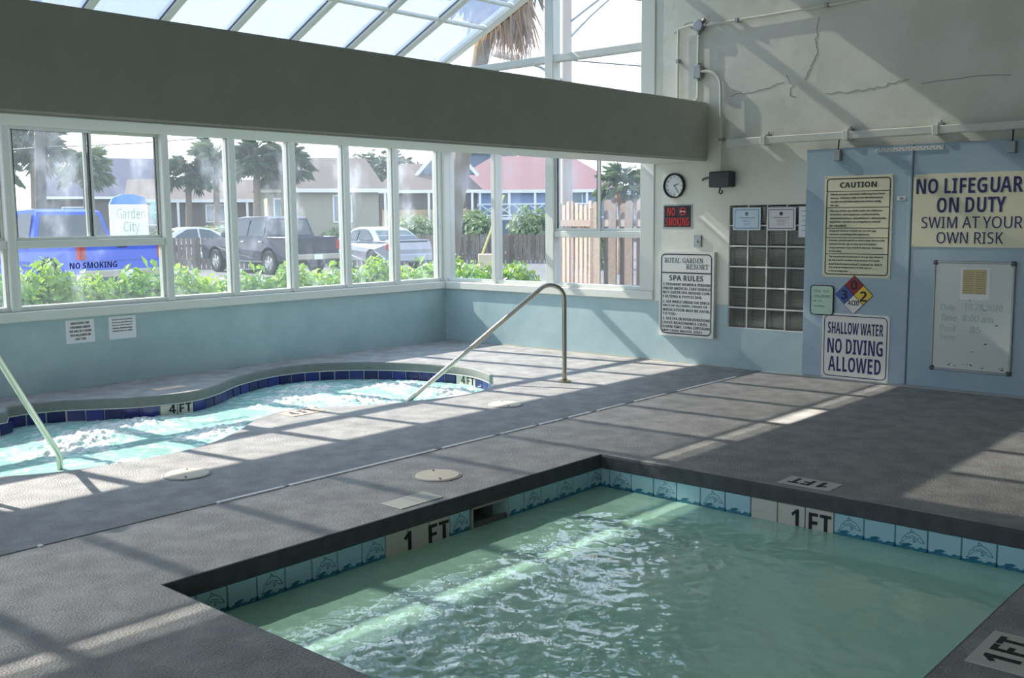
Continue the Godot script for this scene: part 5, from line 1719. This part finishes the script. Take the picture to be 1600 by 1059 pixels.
# a house with its front along local +z at the origin: walls, pitched roof, fascia, windows with panes
func house(label: String, at: Vector3, turn: float, w: float, dp: float, eave: float, ridge: float, wall: Material, roof: Material, opts := {}) -> Node3D:
	var t := thing("house", label, "house", at, turn)
	var m := MB.new()
	m.span(Vector3(-w / 2, 0, -dp), Vector3(w / 2, eave, 0))
	if opts.get("gable", false):
		m.prism(PackedVector2Array([Vector2(-w / 2, eave), Vector2(w / 2, eave), Vector2(0, ridge)]), -dp, 0.0)
	part(t, "walls", m, wall)
	var o := 0.35
	m = MB.new()
	if opts.get("gable", false):
		var dx := w / 2 + o
		var yy := eave - (ridge - eave) * o / (w / 2)
		for s in [-1.0, 1.0]:
			m.prism(PackedVector2Array([Vector2(s * dx, yy), Vector2(0, ridge), Vector2(0, ridge + 0.14), Vector2(s * dx, yy + 0.14)]), -dp - o, o)
	else:
		var hip: float = opts.get("hip", 0.0)
		var A := [Vector3(-w / 2 - o, eave, o), Vector3(w / 2 + o, eave, o), Vector3(w / 2 + o, eave, -dp - o), Vector3(-w / 2 - o, eave, -dp - o)]
		var R0 := Vector3(-w / 2 - o + hip, ridge, -dp / 2)
		var R1 := Vector3(w / 2 + o - hip, ridge, -dp / 2)
		m.quad(A[0], A[1], R1, R0, Vector3(0, 1, 1))
		m.quad(A[2], A[3], R0, R1, Vector3(0, 1, -1))
		m.tri(A[1], A[2], R1, Vector3(1, 0.5, 0))
		m.tri(A[3], A[0], R0, Vector3(-1, 0.5, 0))
		m.quad(A[0], A[1], A[2], A[3], Vector3.DOWN)
	part(t, "roof", m, roof)
	if opts.get("gable", false):
		for s in [-1.0, 1.0]:
			m = MB.new()
			m.bar(Vector3(s * (w / 2 + o), eave - (ridge - eave) * o / (w / 2), o + 0.02), Vector3(0, ridge, o + 0.02), 0.04, 0.2, Vector3.UP)
			part(t, "barge_board", m, mats.trim_white)
	else:
		m = MB.new()
		m.span(Vector3(-w / 2 - o, eave - 0.16, o), Vector3(w / 2 + o, eave + 0.02, o + 0.05))
		part(t, "fascia", m, mats.trim_white)
	for q in opts.get("windows", []):
		m = MB.new()
		m.box(Vector3(q[0], q[1], 0.02), Vector3(q[2] + 0.16, q[3] + 0.16, 0.06), 0.01)
		var fr := part(t, "window", m, mats.trim_white)
		m = MB.new()
		m.box(Vector3(q[0], q[1], 0.055), Vector3(q[2], q[3], 0.02))
		part(fr, "pane", m, mats.house_glass)
	for q in opts.get("bands", []):       # cladding panels of another colour: x0, x1, y0, y1, material
		m = MB.new()
		m.span(Vector3(q[0], q[2], 0.0), Vector3(q[1], q[3], 0.05))
		part(t, "cladding", m, q[4])
	for q in opts.get("posts", []):
		m = MB.new()
		m.box(Vector3(q, eave * 0.5, 0.3), Vector3(0.14, eave, 0.14), 0.01)
		part(t, "porch_post", m, mats.trim_white)
	return t

func build_outdoors():
	var m: MB
	m = MB.new()
	m.span(Vector3(-120, GROUND_Y - 0.2, -120), Vector3(-0.16, GROUND_Y, 40))
	m.span(Vector3(-0.16, GROUND_Y - 0.2, -120), Vector3(60, GROUND_Y, -0.16))
	m.span(Vector3(-0.16, GROUND_Y - 0.2, ROOM_Z + 0.16), Vector3(60, GROUND_Y, 40))
	var g := part(self, "parking_ground", m, mats.asphalt)
	tag(g, "grey asphalt car park outside the windows", "ground", "", "structure")
	m = MB.new()
	m.span(Vector3(-2.4, GROUND_Y, -2.2), Vector3(-0.16, GROUND_Y + 0.03, 14), 0.01)
	m.span(Vector3(-0.16, GROUND_Y, -2.2), Vector3(0.9, GROUND_Y + 0.03, -0.16), 0.01)
	g = part(self, "planting_bed", m, rough_surface("mulch", Color(0.30, 0.24, 0.18), Color(0.40, 0.33, 0.26), 0.95, 0.5, 0.0, 0.05, 0.1, 41))
	tag(g, "brown mulch bed along the outside of the window wall", "planting bed", "", "structure")
	# shared outdoor materials
	rough_surface("palm_bark", Color(0.42, 0.37, 0.31), Color(0.56, 0.50, 0.43), 0.9, 1.2, 0.0, 0.05, 0.1, 42)
	mat("twig", Color(0.35, 0.28, 0.2), 0.9)
	mat("trim_white", Color(0.88, 0.88, 0.86), 0.6)
	mat("house_glass", Color(0.45, 0.52, 0.55), 0.15)
	mats.frond_a = fan_frond(1, 0.25, 15, 0.3)
	mats.frond_b = fan_frond(2, 0.4, 14, 0.4)
	mats.frond_dry = dry_bundle(3)
	var green := leaf_mat("palm_green", Color(0.29, 0.34, 0.25), Color(0.28, 0.33, 0.2))
	var green2 := leaf_mat("palm_pale", Color(0.40, 0.45, 0.33), Color(0.38, 0.43, 0.25))
	var dry := leaf_mat("frond_straw", Color(0.62, 0.50, 0.36), Color(0.6, 0.48, 0.3), 0.8)
	var hedge_a := leaf_mat("hedge_leaf", Color(0.45, 0.58, 0.22), Color(0.58, 0.70, 0.24), 0.3)
	var hedge_b := leaf_mat("hedge_leaf_deep", Color(0.33, 0.50, 0.17), Color(0.5, 0.65, 0.2), 0.3)
	var bush := leaf_mat("bush_leaf", Color(0.38, 0.45, 0.27), Color(0.36, 0.44, 0.2), 0.6)
	# ---- hedge along both glazed walls
	var fm := [foliage(71, 3800, Vector3(1, 1, 1), 0.10, 0.45), foliage(72, 3800, Vector3(1, 1, 1), 0.105, 0.45), foliage(73, 3800, Vector3(1, 1, 1), 0.095, 0.45)]
	var z := 6.4
	var i := 0
	while z > -1.2:
		var hgt := 1.06 if z > 3.2 else 0.96
		hgt += 0.06 * sin(i * 2.1)
		shrub("glossy yellow-green hedge shrub clipped low outside the window ribbon", Vector3(-0.95 - 0.12 * sin(i * 1.7), GROUND_Y + 0.02, z), Vector3(0.48, hgt * 0.86, 0.46), fm[i % 3], hedge_a if i % 3 else hedge_b, "hedge shrubs outside the windows", "hedge_shrub")
		z -= 0.47
		i += 1
	for x in [-0.5, -0.05, 0.32]:
		shrub("glossy yellow-green hedge shrub clipped low outside the window ribbon", Vector3(x, GROUND_Y + 0.02, -1.0), Vector3(0.42, 0.80, 0.42), fm[i % 3], hedge_a if i % 2 else hedge_b, "hedge shrubs outside the windows", "hedge_shrub")
		i += 1
	# spiky plant behind the left-most mullion
	palm("young yellow-green fan palm close outside the window ribbon", Vector3(-2.6, GROUND_Y, 5.2), Vector3(-2.65, 0.95, 5.3), 0.09, 1.15, 26, green2, dry, 4)
	# ---- vehicles
	pickup("bright blue pickup truck seen from its tailgate beyond the hedge", Vector3(-14.75, GROUND_Y, -1.75), facing(Vector3(-14.75, 0, -1.75)) + 0.50, mat("car_blue", Color(0.08, 0.29, 0.76), 0.25), {"l": 2.85, "h": 1.95, "w": 1.0, "belt": 1.22, "r": 0.40, "front": 0.95, "rear": 1.25, "hood": 1.45, "cab_back": 0.95})
	pickup("dark navy pickup truck parked beside the board fence", Vector3(-18.5, GROUND_Y, -10.35), facing(Vector3(-18.5, 0, -10.35)) + 0.56, mat("car_navy", Color(0.10, 0.115, 0.19), 0.25), {"l": 2.6, "h": 1.78, "w": 0.92, "belt": 1.12, "r": 0.37, "front": 0.88, "rear": 1.15, "hood": 1.2, "cab_back": 1.35})
	sedan("silver sedan with red tail lights beside the dark pickup", Vector3(-17.2, GROUND_Y, -13.7), facing(Vector3(-17.2, 0, -13.7)) + 0.5, mat("car_silver", Color(0.62, 0.64, 0.68), 0.3, 0.5))
	sedan("white sedan parked behind the nose of the dark pickup", Vector3(-27.5, GROUND_Y, -13.4), facing(Vector3(-27.5, 0, -13.4)) - 1.2, mat("car_white", Color(0.80, 0.80, 0.80), 0.3))
	# ---- fences
	var brown := rough_surface("fence_brown", Color(0.42, 0.36, 0.32), Color(0.54, 0.47, 0.42), 0.9, 0.9, 0.0, 0.03, 0.1, 43)
	var brown2 := rough_surface("fence_brown_deep", Color(0.36, 0.31, 0.27), Color(0.45, 0.39, 0.34), 0.9, 0.9, 0.0, 0.03, 0.1, 44)
	fence("board_fence", "long weathered brown board fence behind the parked vehicles", Vector3(-24.0, GROUND_Y, -8.3), Vector3(-18.3, GROUND_Y, -17.8), 0.16, 0.135, 1.08, brown, brown2)
	fence("board_fence", "weathered brown board fence in front of the red-roofed house", Vector3(-18.1, GROUND_Y, -17.95), Vector3(-13.6, GROUND_Y, -21.6), 0.16, 0.135, 1.08, brown, brown2)
	var pink := rough_surface("fence_pink", Color(0.72, 0.63, 0.57), Color(0.80, 0.72, 0.66), 0.85, 0.9, 0.0, 0.03, 0.1, 45)
	var pink2 := rough_surface("fence_pink_deep", Color(0.58, 0.51, 0.47), Color(0.67, 0.60, 0.55), 0.85, 0.9, 0.0, 0.03, 0.1, 46)
	fence("picket_fence", "pinkish slatted fence running away from the back wall", Vector3(0.84, GROUND_Y, -2.0), Vector3(-0.42, GROUND_Y, -2.54), 0.125, 0.075, 1.86, pink, pink2)
	fence("picket_fence", "pinkish dog-eared picket fence panel beside the back wall window", Vector3(0.9, GROUND_Y, -1.9), Vector3(3.4, GROUND_Y, -1.55), 0.145, 0.135, 1.86, pink2, pink, true)
	# ---- utility cabinet, guy wires
	var uc := thing("utility_cabinet", "small beige utility cabinet standing before the board fence", "utility cabinet", Vector3(-9.4, GROUND_Y, -10.9), facing(Vector3(-9.4, 0, -10.9)))
	m = MB.new()
	m.span(Vector3(-0.26, 0, -0.2), Vector3(0.26, 0.72, 0.2), 0.02)
	part(uc, "casing", m, mat("cabinet_beige", Color(0.78, 0.72, 0.60), 0.6))
	m = MB.new()
	m.span(Vector3(-0.08, 0.22, 0.2), Vector3(0.1, 0.42, 0.215), 0.005)
	part(uc, "warning_label", m, mat("olive_label", Color(0.45, 0.44, 0.30), 0.6))
	# ---- poles
	var up := thing("utility_pole", "pale utility pole with street lamp arm beyond the picket fence", "utility pole", Vector3(-7.12, GROUND_Y, -11.4))
	m = MB.new()
	m.tube([Vector3.ZERO, Vector3(0, 11.5, 0)], [0.16, 0.12], 14)
	part(up, "pole", m, mat("pole_pale", Color(0.70, 0.65, 0.60), 0.8))
	m = MB.new()
	var ad := Vector3(-0.45, 0, 0.9).normalized()
	m.tube([Vector3(0, 5.0, 0), ad * 0.7 + Vector3(0, 5.35, 0), ad * 1.3 + Vector3(0, 5.5, 0)], 0.035, 6)
	part(up, "lamp_arm", m, mats.galvanised)
	m = MB.new()
	m.bar(ad * 1.2 + Vector3(0, 5.5, 0), ad * 1.95 + Vector3(0, 5.62, 0), 0.24, 0.13, Vector3.UP, 0.04)
	part(up, "lamp_head", m, mat("lamp_housing", Color(0.78, 0.78, 0.76), 0.5))
	for q in [[6.6, 0.9, 1.2], [7.0, 1.5, 0.8]]:
		m = MB.new()
		m.tube([Vector3(0, q[0] - 0.6, 0), Vector3(q[1] * 0.6, q[0], -0.3), Vector3(q[1] * 1.2, q[0] + 0.5, -0.6)], 0.03, 5)
		part(up, "cable_bracket", m, mats.galvanised)
	m = MB.new()
	m.box(Vector3(0.0, 9.2, 0), Vector3(2.2, 0.12, 0.1), 0.01, Basis(Vector3.UP, 0.6))
	part(up, "crossarm", m, mats.twig)
	var up2 := thing("utility_pole", "slim dark utility pole rising behind the blue pickup", "utility pole", Vector3(-22.1, GROUND_Y, -4.7))
	m = MB.new()
	m.tube([Vector3.ZERO, Vector3(0.25, 9.5, -0.3)], [0.17, 0.12], 12)
	part(up2, "pole", m, mat("pole_dark", Color(0.36, 0.34, 0.32), 0.9))
	m = MB.new()
	m.box(Vector3(0.25, 8.8, -0.3), Vector3(2.0, 0.12, 0.1), 0.01, Basis(Vector3.UP, 1.2))
	part(up2, "crossarm", m, mats.twig)
	# wires
	for q in [[Vector3(-22, 3.75, -4.9), Vector3(-7.2, 4.9, -11.4), 0.35, "sagging overhead wire strung between the two poles"], [Vector3(-7.1, 7.0, -11.4), Vector3(14, 6.2, -30), 0.5, "upper overhead wire running off behind the pale pole"], [Vector3(-7.1, 5.4, -11.4), Vector3(14, 4.8, -30), 0.5, "lower overhead wire running off behind the pale pole"], [Vector3(-45, 4.3, 2), Vector3(-22, 3.75, -4.9), 0.3, "overhead wire left of the slim dark pole"]]:
		var pts := []
		for k in 17:
			var f := k / 16.0
			pts.append(q[0].lerp(q[1], f) + Vector3.DOWN * q[2] * 4.0 * f * (1 - f))
		m = MB.new()
		m.tube(pts, 0.016, 5)
		single("overhead_wire", q[3], "wire", m, mat("wire", Color(0.25, 0.25, 0.26), 0.6))
	for q in [[Vector3(-9.7, GROUND_Y + 0.8, -10.6), Vector3(-8.2, 3.3, -11.3), "yellow sleeved guy wire leaning towards the pale pole", Color(0.80, 0.80, 0.45)], [Vector3(-8.6, GROUND_Y + 0.9, -13.4), Vector3(-7.9, 2.4, -13.6), "short leaning red pole beside the pale utility pole", Color(0.80, 0.32, 0.26)]]:
		m = MB.new()
		m.tube([Vector3(q[0].x, GROUND_Y, q[0].z) + (q[0] - q[1]) * 0.0, q[0].lerp(q[1], 0.55)], 0.028, 7)
		single("guy_wire_sleeve", q[2], "pole", m, mat("sleeve%d" % int(q[3].b * 100), q[3], 0.6))
	# ---- corner palm with its skirt of dry fronds
	palm("tall palm with a skirt of straw-coloured dry fronds outside the room corner", Vector3(-3.75, GROUND_Y, -3.68), Vector3(-2.95, 5.55, -4.35), 0.15, 1.3, 26, green, dry, 60)
	# ---- distant palms
	var grp := "distant palms behind the parked vehicles"
	for q in [[-41.4, -13.0, 4.9, 2.0, "broad distant palm beside the slim dark pole"], [-45.8, -12.4, 4.0, 2.0, "lower distant palm left of the slim dark pole"], [-43.5, -16.6, 4.0, 1.7, "distant palm between the slim dark pole and the town sign"], [-40.4, -20.7, 3.7, 1.7, "bushy distant palm before the long low house, nearer the town sign"], [-39.9, -22.1, 4.4, 1.8, "tall distant palm before the long low house, above the white sedan"], [-28.6, -16.9, 3.9, 1.4, "distant palm behind the dark pickup, left of a close pair"], [-28.0, -17.9, 3.7, 1.4, "distant palm behind the dark pickup, right of a close pair"], [-30.5, -12.3, 3.0, 0.0, ""]]:
		if q[4] == "": continue
		palm(q[4], Vector3(q[0], GROUND_Y, q[1]), Vector3(q[0] + 0.15, q[2], q[1]), 0.16, q[3] * 1.1, 34, green if int(q[2] * 10) % 2 else green2, dry, 0, grp)
	palm("low sunlit palm standing behind the picket fence", Vector3(-8.3, GROUND_Y, -15.5), Vector3(-8.3, 2.3, -15.5), 0.14, 1.0, 26, green2, dry, 4)
	# ---- shrubs and trees in the middle distance
	var big := foliage(81, 1500, Vector3(1, 1, 1), 0.11, 0.5)
	for q in [[-31.0, -13.4, 1.2, 1.3, "rounded green shrub below the green road shield"], [-31.0, -16.6, 1.5, 1.5, "wide green shrub behind the white sedan"], [-26.0, -15.9, 0.9, 1.2, "green shrub between the white sedan and the dark pickup"], [-25.0, -18.6, 1.0, 1.4, "green shrub behind the tail of the dark pickup"], [-23.0, -21.0, 1.3, 1.9, "large olive shrub behind the silver sedan"], [-20.4, -22.0, 1.2, 2.1, "tall olive shrub where the two board fences meet"], [-15.6, -23.2, 1.2, 1.4, "green shrub under the balustrade of the red-roofed house"], [-18.0, -22.8, 1.1, 2.2, "leafy shrub left of the small flag"], [-11.4, -17.4, 0.9, 2.0, "dark green shrub beside the foot of the pale pole"]]:
		shrub(q[4], Vector3(q[0], GROUND_Y, q[1]), Vector3(q[2], q[3] * 0.78, q[2]), big, bush, "")
	for q in [[-47.5, -40.3, 3.4, 6.4, "round dark tree rising over the beige house roof"], [-44.0, -36.0, 1.6, 5.2, "smaller dark tree between the two beige houses"], [-51.5, -10.5, 3.0, 3.9, "dense low tree behind the slim dark pole"]]:
		var t := thing("broadleaf_tree", q[4], "tree", Vector3(q[0], GROUND_Y, q[1]))
		part(t, "crown", big, leaf_mat("tree_leaf", Color(0.28, 0.31, 0.24), Color(0.22, 0.25, 0.14), 0.7), Transform3D(Basis.from_scale(Vector3(q[2], q[3] * 0.42, q[2])), Vector3(0, q[3] * 0.62, 0)), "", "stuff")
		m = MB.new()
		m.tube([Vector3.ZERO, Vector3(0.1, q[3] * 0.7, 0)], [0.25, 0.12], 8)
		part(t, "trunk", m, mats.palm_bark)
	# ---- houses
	var shingle := rough_surface("roof_brown", Color(0.38, 0.33, 0.31), Color(0.45, 0.40, 0.37), 0.9, 0.5, 0.0, 0.05, 0.1, 51)
	var shingle_red := rough_surface("roof_red", Color(0.50, 0.37, 0.37), Color(0.56, 0.43, 0.43), 0.9, 0.5, 0.0, 0.05, 0.1, 52)
	var shingle_grey := rough_surface("roof_mauve", Color(0.37, 0.36, 0.41), Color(0.44, 0.42, 0.47), 0.9, 0.5, 0.0, 0.05, 0.1, 53)
	var beige := mat("siding_beige", Color(0.60, 0.58, 0.51), 0.8)
	var tan := mat("siding_tan", Color(0.72, 0.62, 0.46), 0.8)
	var brownw := mat("siding_brown", Color(0.38, 0.34, 0.31), 0.8)
	var bluew := mat("siding_blue", Color(0.52, 0.60, 0.72), 0.8)
	var greyw := mat("siding_grey", Color(0.42, 0.47, 0.53), 0.8)
	var P := Vector3(-44.5, GROUND_Y, -24.5)
	house("long low brown house with tan lower walls behind the palms", P, facing(P), 8.6, 6.0, 2.9, 4.2, brownw, shingle, {"bands": [[-1.6, 4.2, 0.0, 1.35, tan]], "windows": [[-3.2, 2.0, 1.2, 1.0], [0.6, 2.1, 1.4, 0.9]], "posts": [-1.7, 2.2, 4.1]})
	P = Vector3(-60.0, GROUND_Y, -26.4)
	house("low house with broad mauve roof behind the town sign", P, facing(P), 8.6, 7.0, 3.4, 6.3, brownw, shingle_grey, {"hip": 0.9, "windows": [[-2.4, 2.0, 1.4, 1.3], [2.2, 2.0, 1.6, 1.3]]})
	P = Vector3(-31.2, GROUND_Y, -22.6)
	var bh := house("plain beige house with brown roof behind the silver sedan", P, facing(P) + 0.12, 5.4, 6.0, 3.15, 4.85, beige, shingle, {"hip": 0.5, "windows": [[-2.0, 2.1, 0.7, 1.1], [0.9, 2.2, 0.8, 1.2]], "bands": [[-2.65, -1.4, 0.0, 1.4, tan]]})
	m = MB.new()
	m.prism(PackedVector2Array([Vector2(-3.1, 3.15), Vector2(-1.5, 3.15), Vector2(-2.3, 4.35)]), 0.4, 0.75)
	part(bh, "porch_gable", m, brownw)
	for s in [-1.0, 1.0]:
		m = MB.new()
		m.bar(Vector3(-2.3 + s * 0.95, 3.02, 0.8), Vector3(-2.3, 4.45, 0.8), 0.06, 0.16, Vector3.UP)
		part(bh, "barge_board", m, mats.trim_white)
	P = Vector3(-34.0, GROUND_Y, -32.4)
	var th := house("tan house with wide eaves between beige house and corner post", P, facing(P), 5.6, 6.0, 3.3, 5.0, brownw, shingle, {"hip": 1.5, "bands": [[-2.7, 2.7, 1.0, 2.2, tan]], "posts": [-2.5, 0.0, 2.5]})
	m = MB.new()
	m.prism(PackedVector2Array([Vector2(-0.6, 4.3), Vector2(2.8, 4.3), Vector2(1.1, 6.2)]), -3.0, -1.6)
	part(th, "gable_dormer", m, greyw)
	for s in [-1.0, 1.0]:
		m = MB.new()
		m.bar(Vector3(1.1 + s * 1.85, 4.2, -1.5), Vector3(1.1, 6.3, -1.5), 0.08, 0.2, Vector3.UP)
		part(th, "barge_board", m, mats.trim_white)
	P = Vector3(-57.0, GROUND_Y, -60.0)
	house("tall blue-grey house rising behind the red-roofed house", P, facing(P) - 0.25, 6.0, 6.0, 7.8, 10.0, greyw, shingle_grey, {"hip": 2.0, "windows": [[0.8, 4.6, 0.9, 1.3]]})
	P = Vector3(-37.5, GROUND_Y, -45.7)
	var rh := house("red-roofed blue house with white crossed balustrade", P, facing(P), 10.5, 8.0, 3.0, 5.2, bluew, shingle_red, {"hip": 3.2, "posts": [-3.0, -1.3, 0.2, 1.6, 3.2, 4.9], "windows": [[-1.8, 2.1, 0.8, 1.4], [2.5, 2.1, 0.8, 1.4], [4.2, 2.1, 0.7, 1.3]]})
	rh.scale = Vector3.ONE * 1.2
	for y in [1.55, 2.2]:
		m = MB.new()
		m.box(Vector3(-0.2, y, 0.55), Vector3(7.4, 0.07, 0.07))
		part(rh, "balustrade_rail", m, mats.trim_white)
	for k in 8:
		var x := -3.45 + k * 0.93
		for s in [-1.0, 1.0]:
			m = MB.new()
			m.bar(Vector3(x - s * 0.42, 1.58, 0.55), Vector3(x + s * 0.42, 2.17, 0.55), 0.05, 0.05)
			part(rh, "cross_brace", m, mats.trim_white)
	m = MB.new()
	m.span(Vector3(-4.0, 1.30, 0.3), Vector3(3.5, 1.45, 0.9))
	part(rh, "deck_edge", m, mats.trim_white)
	for k in 9:
		m = MB.new()
		m.box(Vector3(-3.8 + k * 0.9, 0.65, 0.8), Vector3(0.12, 1.3, 0.12))
		part(rh, "deck_post", m, mats.trim_white)
	P = Vector3(-34.5, GROUND_Y, -60.5)
	house("white-walled house with mauve roof seen over the picket fence", P, facing(P), 9.0, 7.0, 3.5, 7.0, mat("siding_white", Color(0.80, 0.79, 0.74), 0.8), shingle_grey, {"hip": 3.2, "windows": [[-1.2, 2.4, 1.0, 1.5], [2.6, 2.3, 1.2, 1.2]]})
	# small flag on the balustrade
	var fl := thing("flag", "small red and white flag on a leaning staff at the balustrade", "flag", Vector3(-16.9, GROUND_Y, -19.4))
	m = MB.new()
	m.tube([Vector3(0, 0, 0), Vector3(0.15, 2.2, 0)], 0.02, 6)
	part(fl, "staff", m, mats.trim_white)
	m = MB.new()
	m.box(Vector3(0.22, 2.02, 0), Vector3(0.22, 0.26, 0.012), 0.0, Basis(Vector3.BACK, 0.5))
	part(fl, "cloth", m, mat("flag_red", Color(0.75, 0.2, 0.22), 0.8))
	# roadside board on a teal base
	var rb := thing("roadside_board", "small white roadside board on a teal base", "sign", Vector3(-13.6, GROUND_Y, -25.6), facing(Vector3(-13.6, 0, -25.6)))
	m = MB.new()
	m.span(Vector3(-0.45, 1.95, -0.03), Vector3(0.45, 2.5, 0.03), 0.01)
	part(rb, "panel", m, mats.sign_white)
	m = MB.new()
	m.span(Vector3(-0.5, 0, -0.1), Vector3(0.5, 1.95, 0.1), 0.02)
	part(rb, "base", m, mat("teal_base", Color(0.25, 0.52, 0.56), 0.7))
	letters(rb, "for sale", Vector3(0, 2.28, 0.03), 0.6, 0.14, mats.faded_ink, true, true)
	# ---- town sign and road shield
	P = Vector3(-29.6, GROUND_Y, -11.6)
	var ts := thing("town_sign", "white Garden City town sign with blue cap", "sign", P, facing(P) + 0.2)
	m = MB.new()
	m.span(Vector3(-0.72, 0.85, -0.3), Vector3(0.72, 2.35, 0.0), 0.02)
	part(ts, "panel", m, mat("town_white", Color(0.86, 0.86, 0.85), 0.6))
	m = MB.new()
	m.span(Vector3(-0.72, 0.1, -0.3), Vector3(0.72, 0.80, 0.0), 0.02)
	part(ts, "lower_panel", m, mat("town_white", Color(0.86, 0.86, 0.85), 0.6))
	m = MB.new()
	m.prism(PackedVector2Array([Vector2(-0.72, 2.36), Vector2(0.72, 2.36), Vector2(0.6, 2.62), Vector2(0.2, 2.74), Vector2(-0.25, 2.74), Vector2(-0.6, 2.6)]), -0.28, 0.0)
	part(ts, "cap", m, mat("town_blue", Color(0.25, 0.50, 0.80), 0.5))
	letters(ts, "Garden", Vector3(0.06, 1.98, 0.0), 1.08, 0.42, mat("town_olive", Color(0.55, 0.60, 0.45), 0.6), false)
	letters(ts, "City", Vector3(0.06, 1.40, 0.0), 0.62, 0.50, mats.town_olive, false)
	letters(ts, "WELCOME", Vector3(0.1, 0.62, 0.0), 0.9, 0.16, mats.faded_ink)
	letters(ts, "TO", Vector3(0.1, 0.38, 0.0), 0.35, 0.16, mats.faded_ink)
	P = Vector3(-29.4, GROUND_Y, -12.7)
	var rs := thing("road_shield", "green shield-shaped road sign beside the town sign", "sign", P, facing(P))
	m = MB.new()
	m.tube([Vector3.ZERO, Vector3(0, 2.3, 0)], 0.03, 8)
	part(rs, "post", m, mats.galvanised)
	m = MB.new()
	m.prism(PackedVector2Array([Vector2(-0.26, 2.45), Vector2(0.26, 2.45), Vector2(0.26, 1.9), Vector2(0.0, 1.62), Vector2(-0.26, 1.9)]), 0.03, 0.05)
	part(rs, "shield", m, mat("shield_green", Color(0.22, 0.62, 0.52), 0.5))
	m = MB.new()
	m.prism(PackedVector2Array([Vector2(-0.14, 1.98), Vector2(0.14, 1.98), Vector2(0.0, 2.1)]), 0.05, 0.055)
	part(rs, "arrow", m, mats.sign_white)

func _ready():
	rng.seed = 20240
	set_camera_and_light()
	make_materials()
	build_floor()
	build_walls()
	build_roof()
	build_pool()
	build_spa()
	build_doors()
	build_glass_blocks()
	build_signs()
	build_wall_hardware()
	build_deck_fittings()
	build_outdoors()
